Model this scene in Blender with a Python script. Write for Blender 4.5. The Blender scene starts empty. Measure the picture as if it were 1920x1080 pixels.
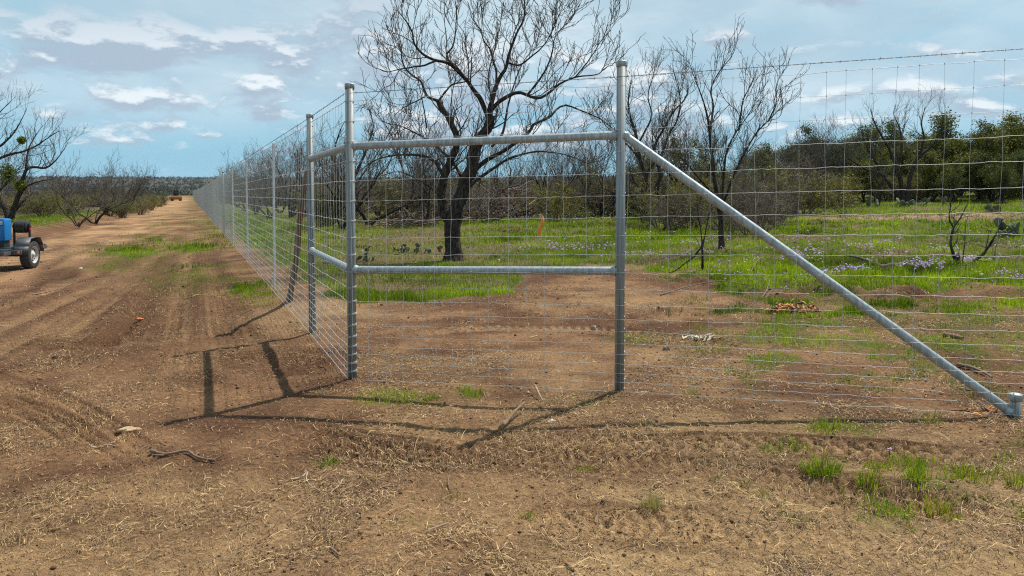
import bpy, bmesh, math
import numpy as np
from mathutils import Vector, Matrix

S = bpy.context.scene
COL = S.collection
R = math.radians

# ------------------------------------------------------------------ camera
EYE, F, PITCH = 1.64, 1442.0, R(2.75)
cam_d = bpy.data.cameras.new('camera')
cam = bpy.data.objects.new('camera', cam_d)
COL.objects.link(cam)
cam.location = (0, 0, EYE)
cam.rotation_euler = (R(90) - PITCH, 0, 0)
cam_d.sensor_width = 36
cam_d.lens = F / 1920 * 36
cam_d.shift_y = -121 / 1920
cam_d.clip_start, cam_d.clip_end = 0.05, 20000
S.camera = cam

# ------------------------------------------------------------------ light, sky
SUN_AZ, SUN_EL = 46.6, 58.9          # degrees right of straight ahead, above the horizon
sd = Vector((math.sin(R(SUN_AZ)) * math.cos(R(SUN_EL)), math.cos(R(SUN_AZ)) * math.cos(R(SUN_EL)), math.sin(R(SUN_EL))))
sun_d = bpy.data.lights.new('sun', 'SUN')
sun_d.energy = 4.8
sun_d.angle = R(0.53)
sun_d.color = (1.0, 0.955, 0.88)
sun = bpy.data.objects.new('sun', sun_d)
COL.objects.link(sun)
sun.rotation_euler = sd.to_track_quat('Z', 'Y').to_euler()

S.view_settings.view_transform = 'Standard'
S.view_settings.look = 'None'
S.view_settings.exposure = 0.33
S.view_settings.gamma = 1.0
S.view_settings.use_curve_mapping = False
S.render.engine = 'CYCLES'
S.cycles.max_bounces = 6
S.cycles.transparent_max_bounces = 8
S.cycles.use_denoising = False
S.cycles.pixel_filter_type = 'BLACKMAN_HARRIS'
S.cycles.filter_width = 1.15

W = bpy.data.worlds.new('World')
S.world = W
W.use_nodes = True


class NT:
    """short hand for wiring node trees"""
    def __init__(self, tree):
        self.t = tree
    def n(self, typ, **kw):
        x = self.t.nodes.new(typ)
        for k, v in kw.items():
            setattr(x, k, v)
        return x
    def put(self, sock, v):
        if v is None:
            return
        if hasattr(v, 'is_output'):
            self.t.links.new(v, sock)
        elif isinstance(v, (tuple, list)) and sock.type == 'RGBA' and len(v) == 3:
            sock.default_value = (*v, 1)
        else:
            sock.default_value = v
    def math(self, op, a, b=None, c=None, clamp=False):
        x = self.n('ShaderNodeMath', operation=op, use_clamp=clamp)
        for i, v in enumerate((a, b, c)):
            self.put(x.inputs[i], v)
        return x.outputs[0]
    def vmath(self, op, a, b=None):
        x = self.n('ShaderNodeVectorMath', operation=op)
        self.put(x.inputs[0], a)
        self.put(x.inputs[1], b)
        return x.outputs[0]
    def noise(self, vec, scale, detail=4.0, rough=0.55, out=0, dist=0.0):
        x = self.n('ShaderNodeTexNoise')
        self.put(x.inputs['Vector'], vec)
        x.inputs['Scale'].default_value = scale
        x.inputs['Detail'].default_value = detail
        x.inputs['Roughness'].default_value = rough
        x.inputs['Distortion'].default_value = dist
        return x.outputs[out]
    def step(self, v, lo, hi, a=0.0, b=1.0):
        x = self.n('ShaderNodeMapRange', interpolation_type='SMOOTHSTEP')
        for i, q in enumerate((v, lo, hi, a, b)):
            self.put(x.inputs[i], q)
        return x.outputs[0]
    def mix(self, f, a, b, blend='MIX'):
        x = self.n('ShaderNodeMix', data_type='RGBA', blend_type=blend)
        self.put(x.inputs[0], f)
        self.put(x.inputs[6], a)
        self.put(x.inputs[7], b)
        return x.outputs[2]


def build_world():
    t = NT(W.node_tree)
    W.node_tree.nodes.clear()
    out = t.n('ShaderNodeOutputWorld')
    bg = t.n('ShaderNodeBackground')
    sky = t.n('ShaderNodeTexSky', sky_type='NISHITA', sun_disc=False)
    sky.sun_elevation = R(SUN_EL)
    sky.sun_rotation = R(SUN_AZ)
    sky.altitude = 500
    sky.air_density = 1.0
    sky.dust_density = 0.6
    sky.ozone_density = 2.0
    co = t.n('ShaderNodeTexCoord').outputs['Generated']
    sep = t.n('ShaderNodeSeparateXYZ')
    t.put(sep.inputs[0], co)
    dx, dy, dz = sep.outputs
    # thin veil and cloud field, stretched level
    st = t.vmath('MULTIPLY', co, (1.0, 1.0, 2.5))
    warp = t.noise(st, 5.0, 5, 0.6, out=1)
    stw = t.vmath('ADD', st, t.vmath('MULTIPLY', t.vmath('SUBTRACT', warp, (0.5, 0.5, 0.5)), (0.10, 0.10, 0.10)))
    veil = t.noise(stw, 2.2, 6, 0.55)
    lump = t.noise(stw, 13.0, 8, 0.58)
    up = t.vmath('ADD', stw, (0, 0, 0.024))
    lump_up = t.noise(up, 13.0, 8, 0.58)
    # sky colour (strength 0.1 world), veil of high cloud
    base = sky.outputs[0]
    blue = t.mix(t.step(dz, 0.0, 0.24), (2.0, 5.2, 7.2), (3.3, 5.8, 6.9))
    base = t.mix(t.step(dz, 0.25, 0.8, 0.85, 0.35), base, blue)
    elev = t.step(dz, 0.03, 0.13)
    v = t.math('MULTIPLY', t.step(veil, 0.28, 0.58), t.math('MULTIPLY_ADD', elev, 0.56, 0.10))
    vc = t.mix(t.step(t.noise(stw, 3.1, 5, 0.55), 0.38, 0.62), (4.9, 6.1, 7.1), (7.2, 8.1, 8.7))
    c = t.mix(v, base, vc)
    # placed cumulus banks: u = x/y, v = z/y of the bank's middle, half sizes, weight
    banks = [(-0.60, 0.205, 0.12, 0.022, 0.30), (-0.50, 0.185, 0.10, 0.018, 0.30), (-0.37, 0.180, 0.10, 0.018, 0.30), (-0.52, 0.160, 0.10, 0.010, 0.24),
             (-0.52, 0.108, 0.055, 0.013, 0.26), (-0.44, 0.112, 0.06, 0.013, 0.27), (-0.335, 0.125, 0.045, 0.016, 0.28), (-0.60, 0.098, 0.05, 0.010, 0.24),
             (-0.66, 0.140, 0.05, 0.013, 0.22), (-0.31, 0.094, 0.025, 0.008, 0.28), (-0.47, 0.080, 0.06, 0.007, 0.24), (-0.28, 0.150, 0.06, 0.016, 0.15),
             (-0.38, 0.068, 0.035, 0.005, 0.24), (-0.52, 0.060, 0.06, 0.005, 0.16), (-0.30, 0.050, 0.06, 0.004, 0.16), (-0.22, 0.225, 0.10, 0.02, 0.2), (0.28, 0.194, 0.05, 0.009, 0.28),
             (0.42, 0.120, 0.045, 0.011, 0.27), (0.52, 0.122, 0.06, 0.013, 0.29), (0.60, 0.102, 0.06, 0.010, 0.27), (0.64, 0.135, 0.05, 0.012, 0.22),
             (0.42, 0.240, 0.06, 0.009, 0.26), (0.14, 0.12, 0.08, 0.03, 0.24), (-0.03, 0.14, 0.10, 0.035, 0.22), (-0.16, 0.17, 0.08, 0.03, 0.2), (-0.10, 0.07, 0.10, 0.02, 0.24), (0.05, 0.06, 0.10, 0.015, 0.22), (0.20, 0.07, 0.08, 0.015, 0.24), (0.55, 0.175, 0.08, 0.009, 0.16),
             (0.30, 0.09, 0.06, 0.015, 0.22), (0.47, 0.085, 0.08, 0.010, 0.2), (-0.14, 0.10, 0.06, 0.02, 0.18), (0.06, 0.19, 0.08, 0.03, 0.12)]
    front = t.math('MAXIMUM', dy, 0.05)
    uu = t.math('DIVIDE', dx, front)
    vv = t.math('DIVIDE', dz, front)
    wsep = t.n('ShaderNodeSeparateXYZ')
    t.put(wsep.inputs[0], warp)
    uu = t.math('ADD', uu, t.math('MULTIPLY_ADD', wsep.outputs[0], 0.10, -0.05))
    vv = t.math('ADD', vv, t.math('MULTIPLY_ADD', wsep.outputs[1], 0.03, -0.015))
    tot = None
    totu = None
    for (bu, bv, ru, rv, wt) in banks:
        ru, rv = ru * 0.8, rv * 1.2
        du = t.math('DIVIDE', t.math('SUBTRACT', uu, bu), ru)
        dv = t.math('DIVIDE', t.math('SUBTRACT', vv, bv), rv)
        d2 = t.math('MULTIPLY', du, du)
        e = t.math('MULTIPLY', t.math('POWER', 2.718, t.math('MULTIPLY', t.math('MULTIPLY_ADD', dv, dv, d2), -0.9)), wt)
        tot = e if tot is None else t.math('ADD', tot, e)
        dv2 = t.math('ADD', dv, 0.55)
        e2 = t.math('MULTIPLY', t.math('POWER', 2.718, t.math('MULTIPLY', t.math('MULTIPLY_ADD', dv2, dv2, d2), -0.9)), wt)
        totu = e2 if totu is None else t.math('ADD', totu, e2)
    dens = t.math('ADD', lump, tot)
    dens_up = t.math('ADD', lump_up, totu)
    cov = t.step(dens, 0.53, 0.77)
    lit = t.step(t.math('SUBTRACT', dens, dens_up), -0.02, 0.13)
    lit = t.math('MULTIPLY', lit, t.step(vv, 0.27, 0.13, 0.25, 1.0))
    ccol = t.mix(lit, (4.0, 5.0, 6.1), (8.2, 8.9, 9.3))
    c = t.mix(t.math('MULTIPLY', cov, t.step(dz, 0.015, 0.06, 0.45, 0.92)), c, ccol)
    t.put(bg.inputs['Color'], c)
    bg.inputs['Strength'].default_value = 0.085
    t.t.links.new(bg.outputs[0], out.inputs[0])
    W.cycles.sampling_method = 'MANUAL'
    W.cycles.sample_map_resolution = 512


build_world()

# ------------------------------------------------------------------ numbers
rng = np.random.default_rng(11)
_perm = np.random.default_rng(3).permutation(256)
_perm = np.concatenate([_perm, _perm, _perm])
_ga = np.random.default_rng(4).uniform(0, 2 * np.pi, 256)
_gx, _gy = np.cos(_ga), np.sin(_ga)


def pn(x, y, seed=0):
    """gradient noise, about -0.7..0.7"""
    x = np.asarray(x, float) + seed * 17.31
    y = np.asarray(y, float) - seed * 9.77
    xi, yi = np.floor(x).astype(int), np.floor(y).astype(int)
    xf, yf = x - xi, y - yi
    u, v = xf * xf * xf * (xf * (xf * 6 - 15) + 10), yf * yf * yf * (yf * (yf * 6 - 15) + 10)
    def g(i, j):
        h = _perm[(_perm[(xi + i) & 255] + yi + j) & 255]
        return _gx[h] * (xf - i) + _gy[h] * (yf - j)
    a = g(0, 0) * (1 - u) + g(1, 0) * u
    b = g(0, 1) * (1 - u) + g(1, 1) * u
    return a * (1 - v) + b * v


def fbm(x, y, octv=4, seed=0, gain=0.5):
    s, a, f = 0, 1.0, 1.0
    for o in range(octv):
        s = s + a * pn(x * f, y * f, seed + o * 5)
        a *= gain
        f *= 2.03
    return s


def sst(x, a, b):
    t = np.clip((np.asarray(x, float) - a) / (b - a), 0, 1)
    return t * t * (3 - 2 * t)


cp_, sp_ = math.cos(PITCH), math.sin(PITCH)


def ray(px, py):
    xc, yc = (px - 960) / F, -(py - 419) / F
    return np.array([xc, cp_ + yc * sp_, -sp_ + yc * cp_])


def at(px, py, Y):
    """the world point at distance Y ahead that the photograph shows at this pixel"""
    d = ray(px, py)
    return np.array([0, 0, EYE]) + d * (Y / d[1])


def proj(x, y, z):
    zz = z - EYE
    dep = y * cp_ - zz * sp_
    upc = y * sp_ + zz * cp_
    dep = np.maximum(dep, 0.05)
    return 960 + F * x / dep, 419 - F * upc / dep


FC, FS = 1.40, 0.4194                # line of the long fence: x = FC - FS * y


def sdist(x, y):
    return (x - (FC - FS * y)) * 0.922


def macro(x, y):
    x = np.asarray(x, float)
    y = np.asarray(y, float)
    t = 0.025 * np.clip(x, -80, 40) + 0.004 * np.clip(x - 40, 0, 300)
    s = sdist(x, y)
    bank = 0.5 * sst(-s, 6.3, 8.4) * sst(y, 10, 30) * (1 - sst(y, 90, 200))
    r = np.hypot(x, y)
    far = -6.0 * sst(r, 330, 560) + 33.0 * sst(r, 750, 2300)
    far = far + sst(r, 500, 1400) * 5 * fbm(x / 700, y / 700, 3, 40)
    return t + bank + far


def gp(px, py):
    """ground point under a pixel"""
    d = ray(px, py)
    Y = 10.0
    for _ in range(60):
        p = np.array([0, 0, EYE]) + d * (Y / d[1])
        z = float(macro(p[0], p[1]))
        Yn = (EYE - z) / (-d[2]) * d[1]
        Y = 0.5 * Y + 0.5 * np.clip(Yn, 0.5, 400)
    p = np.array([0, 0, EYE]) + d * (Y / d[1])
    p[2] = float(macro(p[0], p[1]))
    return p


def poly_dist(x, y, pts):
    """distance to a polyline, distance along it, signed side"""
    best = np.full(x.shape, 1e9)
    al = np.zeros(x.shape)
    sg = np.zeros(x.shape)
    acc = 0.0
    for a, b in zip(pts[:-1], pts[1:]):
        d = np.array(b) - np.array(a)
        L = float(np.hypot(*d))
        d = d / L
        rx, ry = x - a[0], y - a[1]
        u = np.clip(rx * d[0] + ry * d[1], 0, L)
        ex, ey = rx - u * d[0], ry - u * d[1]
        dd = np.hypot(ex, ey)
        m = dd < best
        best = np.where(m, dd, best)
        al = np.where(m, acc + u, al)
        sg = np.where(m, d[0] * ry - d[1] * rx, sg)
        acc += L
    return best, al, sg


def smooth_poly(pts, n=40):
    pts = np.array(pts, float)
    if len(pts) > 2:
        out = []
        P = np.vstack([2 * pts[0] - pts[1], pts, 2 * pts[-1] - pts[-2]])
        for i in range(1, len(P) - 2):
            t = np.linspace(0, 1, 12, endpoint=False)[:, None]
            p0, p1, p2, p3 = P[i - 1], P[i], P[i + 1], P[i + 2]
            out.append(0.5 * (2 * p1 + (p2 - p0) * t + (2 * p0 - 5 * p1 + 4 * p2 - p3) * t ** 2 + (3 * p1 - p0 - 3 * p2 + p3) * t ** 3))
        out.append(pts[-1:])
        pts = np.vstack(out)
    L = np.concatenate([[0], np.cumsum(np.linalg.norm(np.diff(pts, axis=0), axis=1))])
    q = np.linspace(0, L[-1], n)
    return np.stack([np.interp(q, L, pts[:, k]) for k in range(pts.shape[1])], 1)


# wheel tracks, read off the photograph: pixel line, half width (m), depth (m), lug pitch (m), packed tint
TRACKS = [
    ([(318, 700), (335, 600), (345, 520), (352, 450), (358, 410)], 0.16, 0.030, 0.10, 1.0),
    ([(95, 640), (190, 570), (262, 510), (305, 460), (330, 420)], 0.20, 0.040, 0.12, 0.6),
    ([(200, 660), (265, 590), (305, 530), (330, 470), (345, 430)], 0.18, 0.040, 0.12, 0.3),
    ([(-60, 640), (60, 590), (160, 545), (240, 500)], 0.20, 0.035, 0.14, 0.7),
    ([(420, 640), (405, 560), (395, 500), (385, 450)], 0.17, 0.030, 0.12, 0.4),
    ([(-100, 690), (60, 745), (160, 800), (250, 860), (330, 930)], 0.15, 0.018, 0.055, 0.5),
    ([(-100, 740), (50, 775), (150, 835), (230, 905)], 0.13, 0.014, 0.055, 0.5),
    ([(480, 800), (700, 840), (1000, 862), (1300, 885), (1600, 925), (2000, 990)], 0.19, 0.022, 0.075, 0.3),
    ([(760, 822), (1000, 828), (1200, 836), (1420, 838), (1700, 850), (2000, 880)], 0.15, 0.022, 0.10, 0.4),
    ([(1180, 960), (1400, 935), (1650, 935), (2000, 965)], 0.16, 0.018, 0.06, 0.4),
    ([(900, 1000), (1200, 985), (1500, 1010), (1900, 1060)], 0.16, 0.014, 0.07, 0.4),
    ([(-120, 720), (0, 655), (120, 595), (215, 535), (285, 480)], 0.18, 0.04, 0.13, 0.6),
    ([(120, 700), (215, 620), (275, 555), (315, 490)], 0.16, 0.04, 0.12, 0.2),
    ([(240, 720), (300, 640), (328, 570), (345, 500)], 0.17, 0.04, 0.12, 0.15),
    ([(480, 690), (440, 600), (415, 530), (395, 470)], 0.17, 0.03, 0.12, 0.1),
    ([(-80, 600), (40, 565), (150, 520)], 0.18, 0.035, 0.13, 0.6),
    ([(690, 640), (900, 615), (1130, 620), (1400, 660)], 0.2, 0.02, 0.1, 0.7),
]
TRK = []
for pl, hw, dp, lug, tint in TRACKS:
    TRK.append((smooth_poly([gp(*q)[:2] for q in pl], 26), hw, dp, lug, tint))

# where the pasture's grass begins (pixel line of its near edge)
GB = np.array([(430, 470), (560, 520), (640, 566), (760, 566), (900, 558), (960, 545), (1000, 512), (1060, 496), (1180, 505), (1260, 520), (1350, 540), (1480, 551), (1650, 556), (2000, 556), (2600, 556)], float)
# grass patches: px, py, half width, half height, weight
PATCH = [(255, 478, 55, 13, 0.9), (300, 455, 40, 10, 0.5), (210, 497, 60, 8, 0.35), (480, 548, 32, 16, 0.9), (420, 455, 26, 9, 0.6), (405, 440, 30, 10, 0.55), (395, 420, 14, 10, 0.5),
         (760, 752, 55, 12, 0.75), (885, 740, 18, 8, 0.7), (795, 806, 25, 7, 0.5), (620, 865, 18, 5, 0.5), (1545, 805, 34, 10, 0.55), (1650, 645, 70, 16, 1.1), (1520, 605, 60, 12, 1.1), (1440, 612, 50, 10, 0.7), (1205, 640, 40, 10, 0.6), (1560, 640, 60, 12, 0.7), (1850, 590, 120, 18, 0.55),
         (1420, 640, 45, 11, 0.8), (1760, 655, 40, 11, 0.8), (1870, 650, 70, 16, 0.8), (1420, 810, 22, 6, 0.6), (1620, 600, 160, 35, 0.28), (1830, 890, 60, 14, 0.25), (1700, 885, 50, 16, 0.2), (1900, 690, 60, 14, 0.3), (100, 650, 30, 10, 0.25),
         (835, 935, 40, 10, 0.35), (770, 985, 45, 12, 0.25), (700, 748, 30, 8, 0.3), (1100, 760, 40, 8, 0.15)]
# bare or dry ground inside the pasture
BARE = [(780, 450, 130, 18, 0.92), (790, 468, 170, 34, 0.62), (700, 470, 60, 30, 0.6), (720, 430, 90, 10, 0.4), (980, 500, 60, 14, 0.8), (1000, 430, 70, 8, 0.45), (1690, 411, 220, 8, 1.0), (1500, 404, 60, 8, 0.6), (1560, 430, 60, 8, 0.4),
        (1000, 470, 90, 8, 0.35), (640, 480, 60, 14, 0.5), (1880, 500, 60, 20, 0.3), (850, 492, 80, 10, 0.75), (1100, 430, 60, 5, 0.4), (1450, 450, 80, 6, 0.5), (1600, 480, 60, 6, 0.45), (930, 462, 60, 7, 0.5), (660, 445, 60, 12, 0.7), (1750, 440, 70, 6, 0.35), (700, 486, 70, 12, 0.35), (560, 455, 40, 14, 0.4)]


# mats of dead grass lying on the soil
MATS = [(880, 1010, 130, 55, 1.0), (640, 890, 110, 35, 0.7), (1800, 955, 130, 50, 1.0), (340, 935, 130, 40, 0.8), (1100, 850, 170, 30, 0.8), (760, 790, 120, 25, 0.8), (1290, 925, 130, 30, 0.8),
        (190, 990, 160, 40, 0.8), (1000, 1050, 200, 40, 0.8), (1330, 770, 90, 18, 0.7), (1480, 940, 120, 25, 0.7), (720, 745, 80, 16, 0.8), (1550, 720, 160, 25, 0.5), (1700, 1040, 160, 30, 0.7), (470, 640, 90, 16, 0.4), (800, 700, 140, 20, 0.5), (80, 840, 110, 25, 0.5), (1880, 760, 60, 14, 0.6)]


def ell(px, py, lst):
    s = np.zeros(px.shape)
    for (cx, cy, rx, ry, w) in lst:
        q = ((px - cx) / rx) ** 2 + ((py - cy) / ry) ** 2
        s = np.maximum(s, w * np.exp(-q * 0.8))
    return s


def grass_mask(x, y):
    """how thick the green grass stands on the ground at x, y"""
    z = macro(x, y)
    px, py = proj(x, y, z)
    n = fbm(x * 0.9, y * 0.9, 3, 61)
    n2 = fbm(x * 0.26, y * 0.26, 3, 62)
    edge = np.interp(px, GB[:, 0], GB[:, 1])
    s = sdist(x, y)
    infield = sst(edge - py + 24 * n + 14 * fbm(x * 3.0, y * 3.0, 2, 64) + 2, -4, 14) * sst(s, 0.15, 0.7) * (y > 2)
    field = infield * np.clip(0.80 + 1.1 * n2 + 0.8 * n, 0.10, 1.0)
    field = field * (1 - ell(px + 22 * n, py + 7 * n, BARE))
    patch = ell(px + 26 * n, py + 10 * n, PATCH) * np.clip(0.75 + 1.5 * n, 0, 1.3) * (y > 1.8)
    # strip beyond the road on the left, and verge by the fence
    left = sst(-s, 7.3, 8.0) * (1 - sst(-s, 10.5, 13)) * sst(y, 33, 38) * (1 - sst(y, 60, 75)) * 1.0
    rough_left = sst(-s, 8.5, 11) * 0.35 * sst(y, 20, 30)
    sp = sst(px, 1230, 1420) * sst(py, 548, 568) * (1 - sst(py, 690, 760)) * np.clip(2.4 * fbm(x * 1.7, y * 1.7, 3, 66) + 0.06, 0, 0.8) * (y > 3) * (s > 0)
    sp = np.maximum(sp, sst(px, 1350, 1500) * sst(py, 775, 800) * (1 - sst(py, 960, 1010)) * np.clip(2.0 * fbm(x * 2.6, y * 2.6, 3, 67) - 0.28, 0, 0.5) * (y > 2))
    verge = np.exp(-((s + 1.1) / 0.8) ** 2) * np.clip(0.1 + 1.6 * n2 + 0.4 * n, 0, 0.65) * sst(y, 11, 15)
    mid = np.exp(-((s + 3.0) / 0.8) ** 2) * np.clip(0.0 + 1.4 * n2, 0, 0.45) * sst(y, 14, 20)
    return np.clip(np.maximum.reduce([field, patch, sp, left, rough_left, verge, mid]), 0, 1), infield


def micro(x, y):
    """small relief of the soil"""
    s = sdist(x, y)
    h = 0.035 * fbm(x * 0.45, y * 0.45, 3, 1)
    rough = np.clip(0.6 + 1.2 * fbm(x * 0.5, y * 0.5, 2, 2), 0.25, 1.4)
    rough = rough * (1 + 0.9 * np.exp(-((s + 2.6) / 1.9) ** 2) * sst(y, 6, 9))
    near = 1 - sst(y, 25, 60)
    f1 = fbm(x * 7, y * 7, 4, 3, 0.58)
    f2 = fbm(x * 19, y * 19, 2, 9)
    h = h + near * rough * (0.017 * f1 + 0.010 * f2 * np.clip(0.6 + 1.5 * fbm(x * 1.3, y * 1.3, 2, 6), 0.15, 1.6) + 0.020 * (0.25 - np.abs(fbm(x * 3.2, y * 3.2, 3, 8))))
    tint = np.zeros(x.shape)
    dark = np.zeros(x.shape)
    px, py = proj(x, y, macro(x, y))
    for (pl, hw, dp, lug, tn) in TRK:
        lo, hi = pl.min(0) - 0.6, pl.max(0) + 0.6
        m = (x > lo[0]) & (x < hi[0]) & (y > lo[1]) & (y < hi[1])
        if not m.any():
            continue
        xs, ys = x[m], y[m]
        d, al, sg = poly_dist(xs, ys, pl)
        L = np.hypot(*np.diff(pl, axis=0).T).sum()
        fade = sst(al, 0, 0.8) * (1 - sst(al, L - 0.8, L)) * np.clip(0.75 + 1.3 * pn(xs * 0.8, ys * 0.8, 21), 0.1, 1.2)
        prof = -dp * (1 - sst(d, hw * 0.75, hw * 1.05)) + 0.6 * dp * np.exp(-((d - hw * 1.25) / (hw * 0.3)) ** 2)
        ph = al / lug + np.abs(sg) / hw * 0.8
        tread = np.where(d < hw, 0.011 * np.sign(np.sin(2 * np.pi * ph)) * (1 - sst(np.abs(sg), hw * .8, hw)), 0)
        groove = np.where(d < hw * 1.3, -0.014 * (np.cos(sg / hw * 11.0) > 0.45), 0)
        h[m] += fade * (prof * 0.8 + tread + groove)
        tint[m] = np.maximum(tint[m], fade * tn * (1 - sst(d, hw * 0.7, hw * 1.1)))
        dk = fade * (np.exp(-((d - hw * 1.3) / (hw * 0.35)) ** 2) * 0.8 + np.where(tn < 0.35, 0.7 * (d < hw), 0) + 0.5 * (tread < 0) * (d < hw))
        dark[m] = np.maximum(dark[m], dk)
    # lip where the blade stopped at the pasture, with a small dug edge
    edge = np.interp(px, GB[:, 0], GB[:, 1])
    e = edge - py + 12 * fbm(x * 1.0, y * 1.0, 3, 30)
    wr = sst(px, 1220, 1330) * (y < 30) * (y > 5)
    h = h + wr * (0.115 * np.clip(0.6 + 1.5 * fbm(x * 1.5, y * 1.5, 2, 34), 0, 1.3) * sst(e, -1.5, 2) - 0.05 * np.exp(-((e + 4) / 4) ** 2))
    for (cx, cy, rx, ry, hh) in [(1250, 592, 42, 10, 0.10), (145, 517, 16, 7, 0.12), (60, 560, 30, 8, 0.05), (210, 690, 25, 9, 0.04), (730, 478, 60, 9, 0.05), (990, 560, 50, 10, 0.05), (1090, 575, 40, 9, 0.05), (1310, 610, 40, 8, 0.05), (658, 719, 34, 8, 0.022), (1160, 741, 32, 7, 0.018), (586, 627, 24, 6, 0.025), (1890, 789, 50, 11, 0.02), (540, 567, 20, 5, 0.03)]:
        q = ((px - cx) / rx) ** 2 + ((py - cy) / ry) ** 2
        h = h + hh * np.exp(-q) * (0.45 + 1.5 * np.abs(f1)) * (y > 2)
    return h, tint, dark


def H(x, y):
    x = np.atleast_1d(np.asarray(x, float))
    y = np.atleast_1d(np.asarray(y, float))
    return macro(x, y) + micro(x, y)[0]


# ------------------------------------------------------------------ mesh building
class Geo:
    def __init__(self):
        self.v, self.f, self.c, self.m, self.n = [], [], [], [], 0
    def add(self, v, f, mat=0, col=None):
        v = np.asarray(v, float).reshape(-1, 3)
        if len(v) == 0:
            return self
        f = np.asarray(f, np.int64)
        self.v.append(v)
        self.f.append((f + self.n, mat))
        self.c.append(np.ones((len(v), 3)) if col is None else np.broadcast_to(np.asarray(col, float), (len(v), 3)))
        self.n += len(v)
        return self
    def mesh(self, name, mats, smooth=False):
        me = bpy.data.meshes.new(name)
        V = np.vstack(self.v)
        me.vertices.add(len(V))
        me.vertices.foreach_set('co', V.astype(np.float32).ravel())
        loops, starts, mi, acc = [], [], [], 0
        for f, m in self.f:
            k = f.shape[1]
            loops.append(f.ravel())
            starts.append(acc + np.arange(len(f)) * k)
            mi.append(np.full(len(f), m))
            acc += f.size
        loops = np.concatenate(loops).astype(np.int32)
        starts = np.concatenate(starts).astype(np.int32)
        mi = np.concatenate(mi).astype(np.int32)
        me.loops.add(len(loops))
        me.loops.foreach_set('vertex_index', loops)
        me.polygons.add(len(starts))
        me.polygons.foreach_set('loop_start', starts)
        me.polygons.foreach_set('material_index', mi)
        if smooth:
            me.polygons.foreach_set('use_smooth', np.ones(len(starts), bool))
        C = np.vstack(self.c)
        a = me.attributes.new('tint', 'FLOAT_COLOR', 'POINT')
        a.data.foreach_set('color', np.hstack([C, np.ones((len(C), 1))]).astype(np.float32).ravel())
        for m in (mats if isinstance(mats, (list, tuple)) else [mats]):
            me.materials.append(m)
        me.update(calc_edges=True)
        return me
    def build(self, name, mats, parent=None, smooth=False, loc=None):
        o = bpy.data.objects.new(name, self.mesh(name, mats, smooth))
        COL.objects.link(o)
        if parent is not None:
            o.parent = parent
        if loc is not None:
            o.location = loc
        return o


def nrm(a):
    return a / np.maximum(np.linalg.norm(a, axis=-1, keepdims=True), 1e-9)


def tubes(g, P, Rr, k=6, mat=0, col=None, cap=False):
    """many tubes at once: P (B,n,3), Rr (B,n)"""
    P = np.asarray(P, float)
    if P.ndim == 2:
        P = P[None]
    B, n, _ = P.shape
    Rr = np.broadcast_to(np.asarray(Rr, float), (B, n))
    T = np.empty_like(P)
    T[:, 1:-1] = P[:, 2:] - P[:, :-2]
    T[:, 0] = P[:, 1] - P[:, 0]
    T[:, -1] = P[:, -1] - P[:, -2]
    T = nrm(T)
    D = nrm(P[:, -1] - P[:, 0])
    ref = np.where(np.abs(D[:, 2:3]) < 0.8, np.array([[0, 0, 1.0]]), np.array([[1.0, 0.2, 0]]))
    A = nrm(np.cross(T, ref[:, None, :]))
    Bv = np.cross(T, A)
    th = np.arange(k) * 2 * np.pi / k
    V = P[:, :, None, :] + Rr[:, :, None, None] * (np.cos(th)[:, None] * A[:, :, None, :] + np.sin(th)[:, None] * Bv[:, :, None, :])
    idx = np.arange(B * n * k).reshape(B, n, k)
    j = np.roll(np.arange(k), -1)
    q = np.stack([idx[:, :-1], idx[:, :-1][:, :, j], idx[:, 1:][:, :, j], idx[:, 1:]], -1).reshape(-1, 4)
    c = None
    if col is not None:
        c = np.repeat(np.broadcast_to(np.asarray(col, float).reshape(-1, 3), (B, 3)), n * k, 0)
    g.add(V.reshape(-1, 3), q, mat, c)
    if cap:
        base = g.n
        ends = np.concatenate([V[:, 0][:, ::-1], V[:, -1]], 0).reshape(-1, 3)
        g.add(ends, np.arange(len(ends)).reshape(-1, k), mat, None if col is None else c[:len(ends)])
    return g


def bm_into(g, bm, mat=0, M=None, col=None):
    if M is not None:
        bm.transform(M)
    bm.verts.index_update()
    V = np.array([v.co[:] for v in bm.verts])
    by = {}
    for f in bm.faces:
        by.setdefault(len(f.verts), []).append([v.index for v in f.verts])
    first = True
    n0 = g.n
    for k, fs in by.items():
        if first:
            g.add(V, fs, mat, col)
            first = False
        else:
            g.f.append((np.array(fs) + n0, mat))
    bm.free()
    return g


def box(g, c, size, bev=0.0, rot=None, mat=0, col=None):
    bm = bmesh.new()
    bmesh.ops.create_cube(bm, size=1.0)
    bmesh.ops.scale(bm, vec=size, verts=bm.verts)
    if bev:
        bmesh.ops.bevel(bm, geom=list(bm.edges), offset=bev, segments=2, profile=0.6, affect='EDGES')
    M = Matrix.Translation(c)
    if rot is not None:
        M = M @ (rot if isinstance(rot, Matrix) else Matrix.Rotation(rot, 4, 'Z'))
    return bm_into(g, bm, mat, M, col)


def cyl(g, a, b, r, k=16, mat=0, bev=0.0, r2=None, col=None):
    a, b = Vector(a), Vector(b)
    bm = bmesh.new()
    bmesh.ops.create_cone(bm, cap_ends=True, segments=k, radius1=r, radius2=r if r2 is None else r2, depth=(b - a).length)
    if bev:
        ed = [e for e in bm.edges if any(len(f.verts) > 4 for f in e.link_faces)]
        bmesh.ops.bevel(bm, geom=ed, offset=bev, segments=2, profile=0.6, affect='EDGES')
    M = Matrix.Translation((a + b) / 2) @ (b - a).to_track_quat('Z', 'Y').to_matrix().to_4x4()
    return bm_into(g, bm, mat, M, col)


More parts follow.
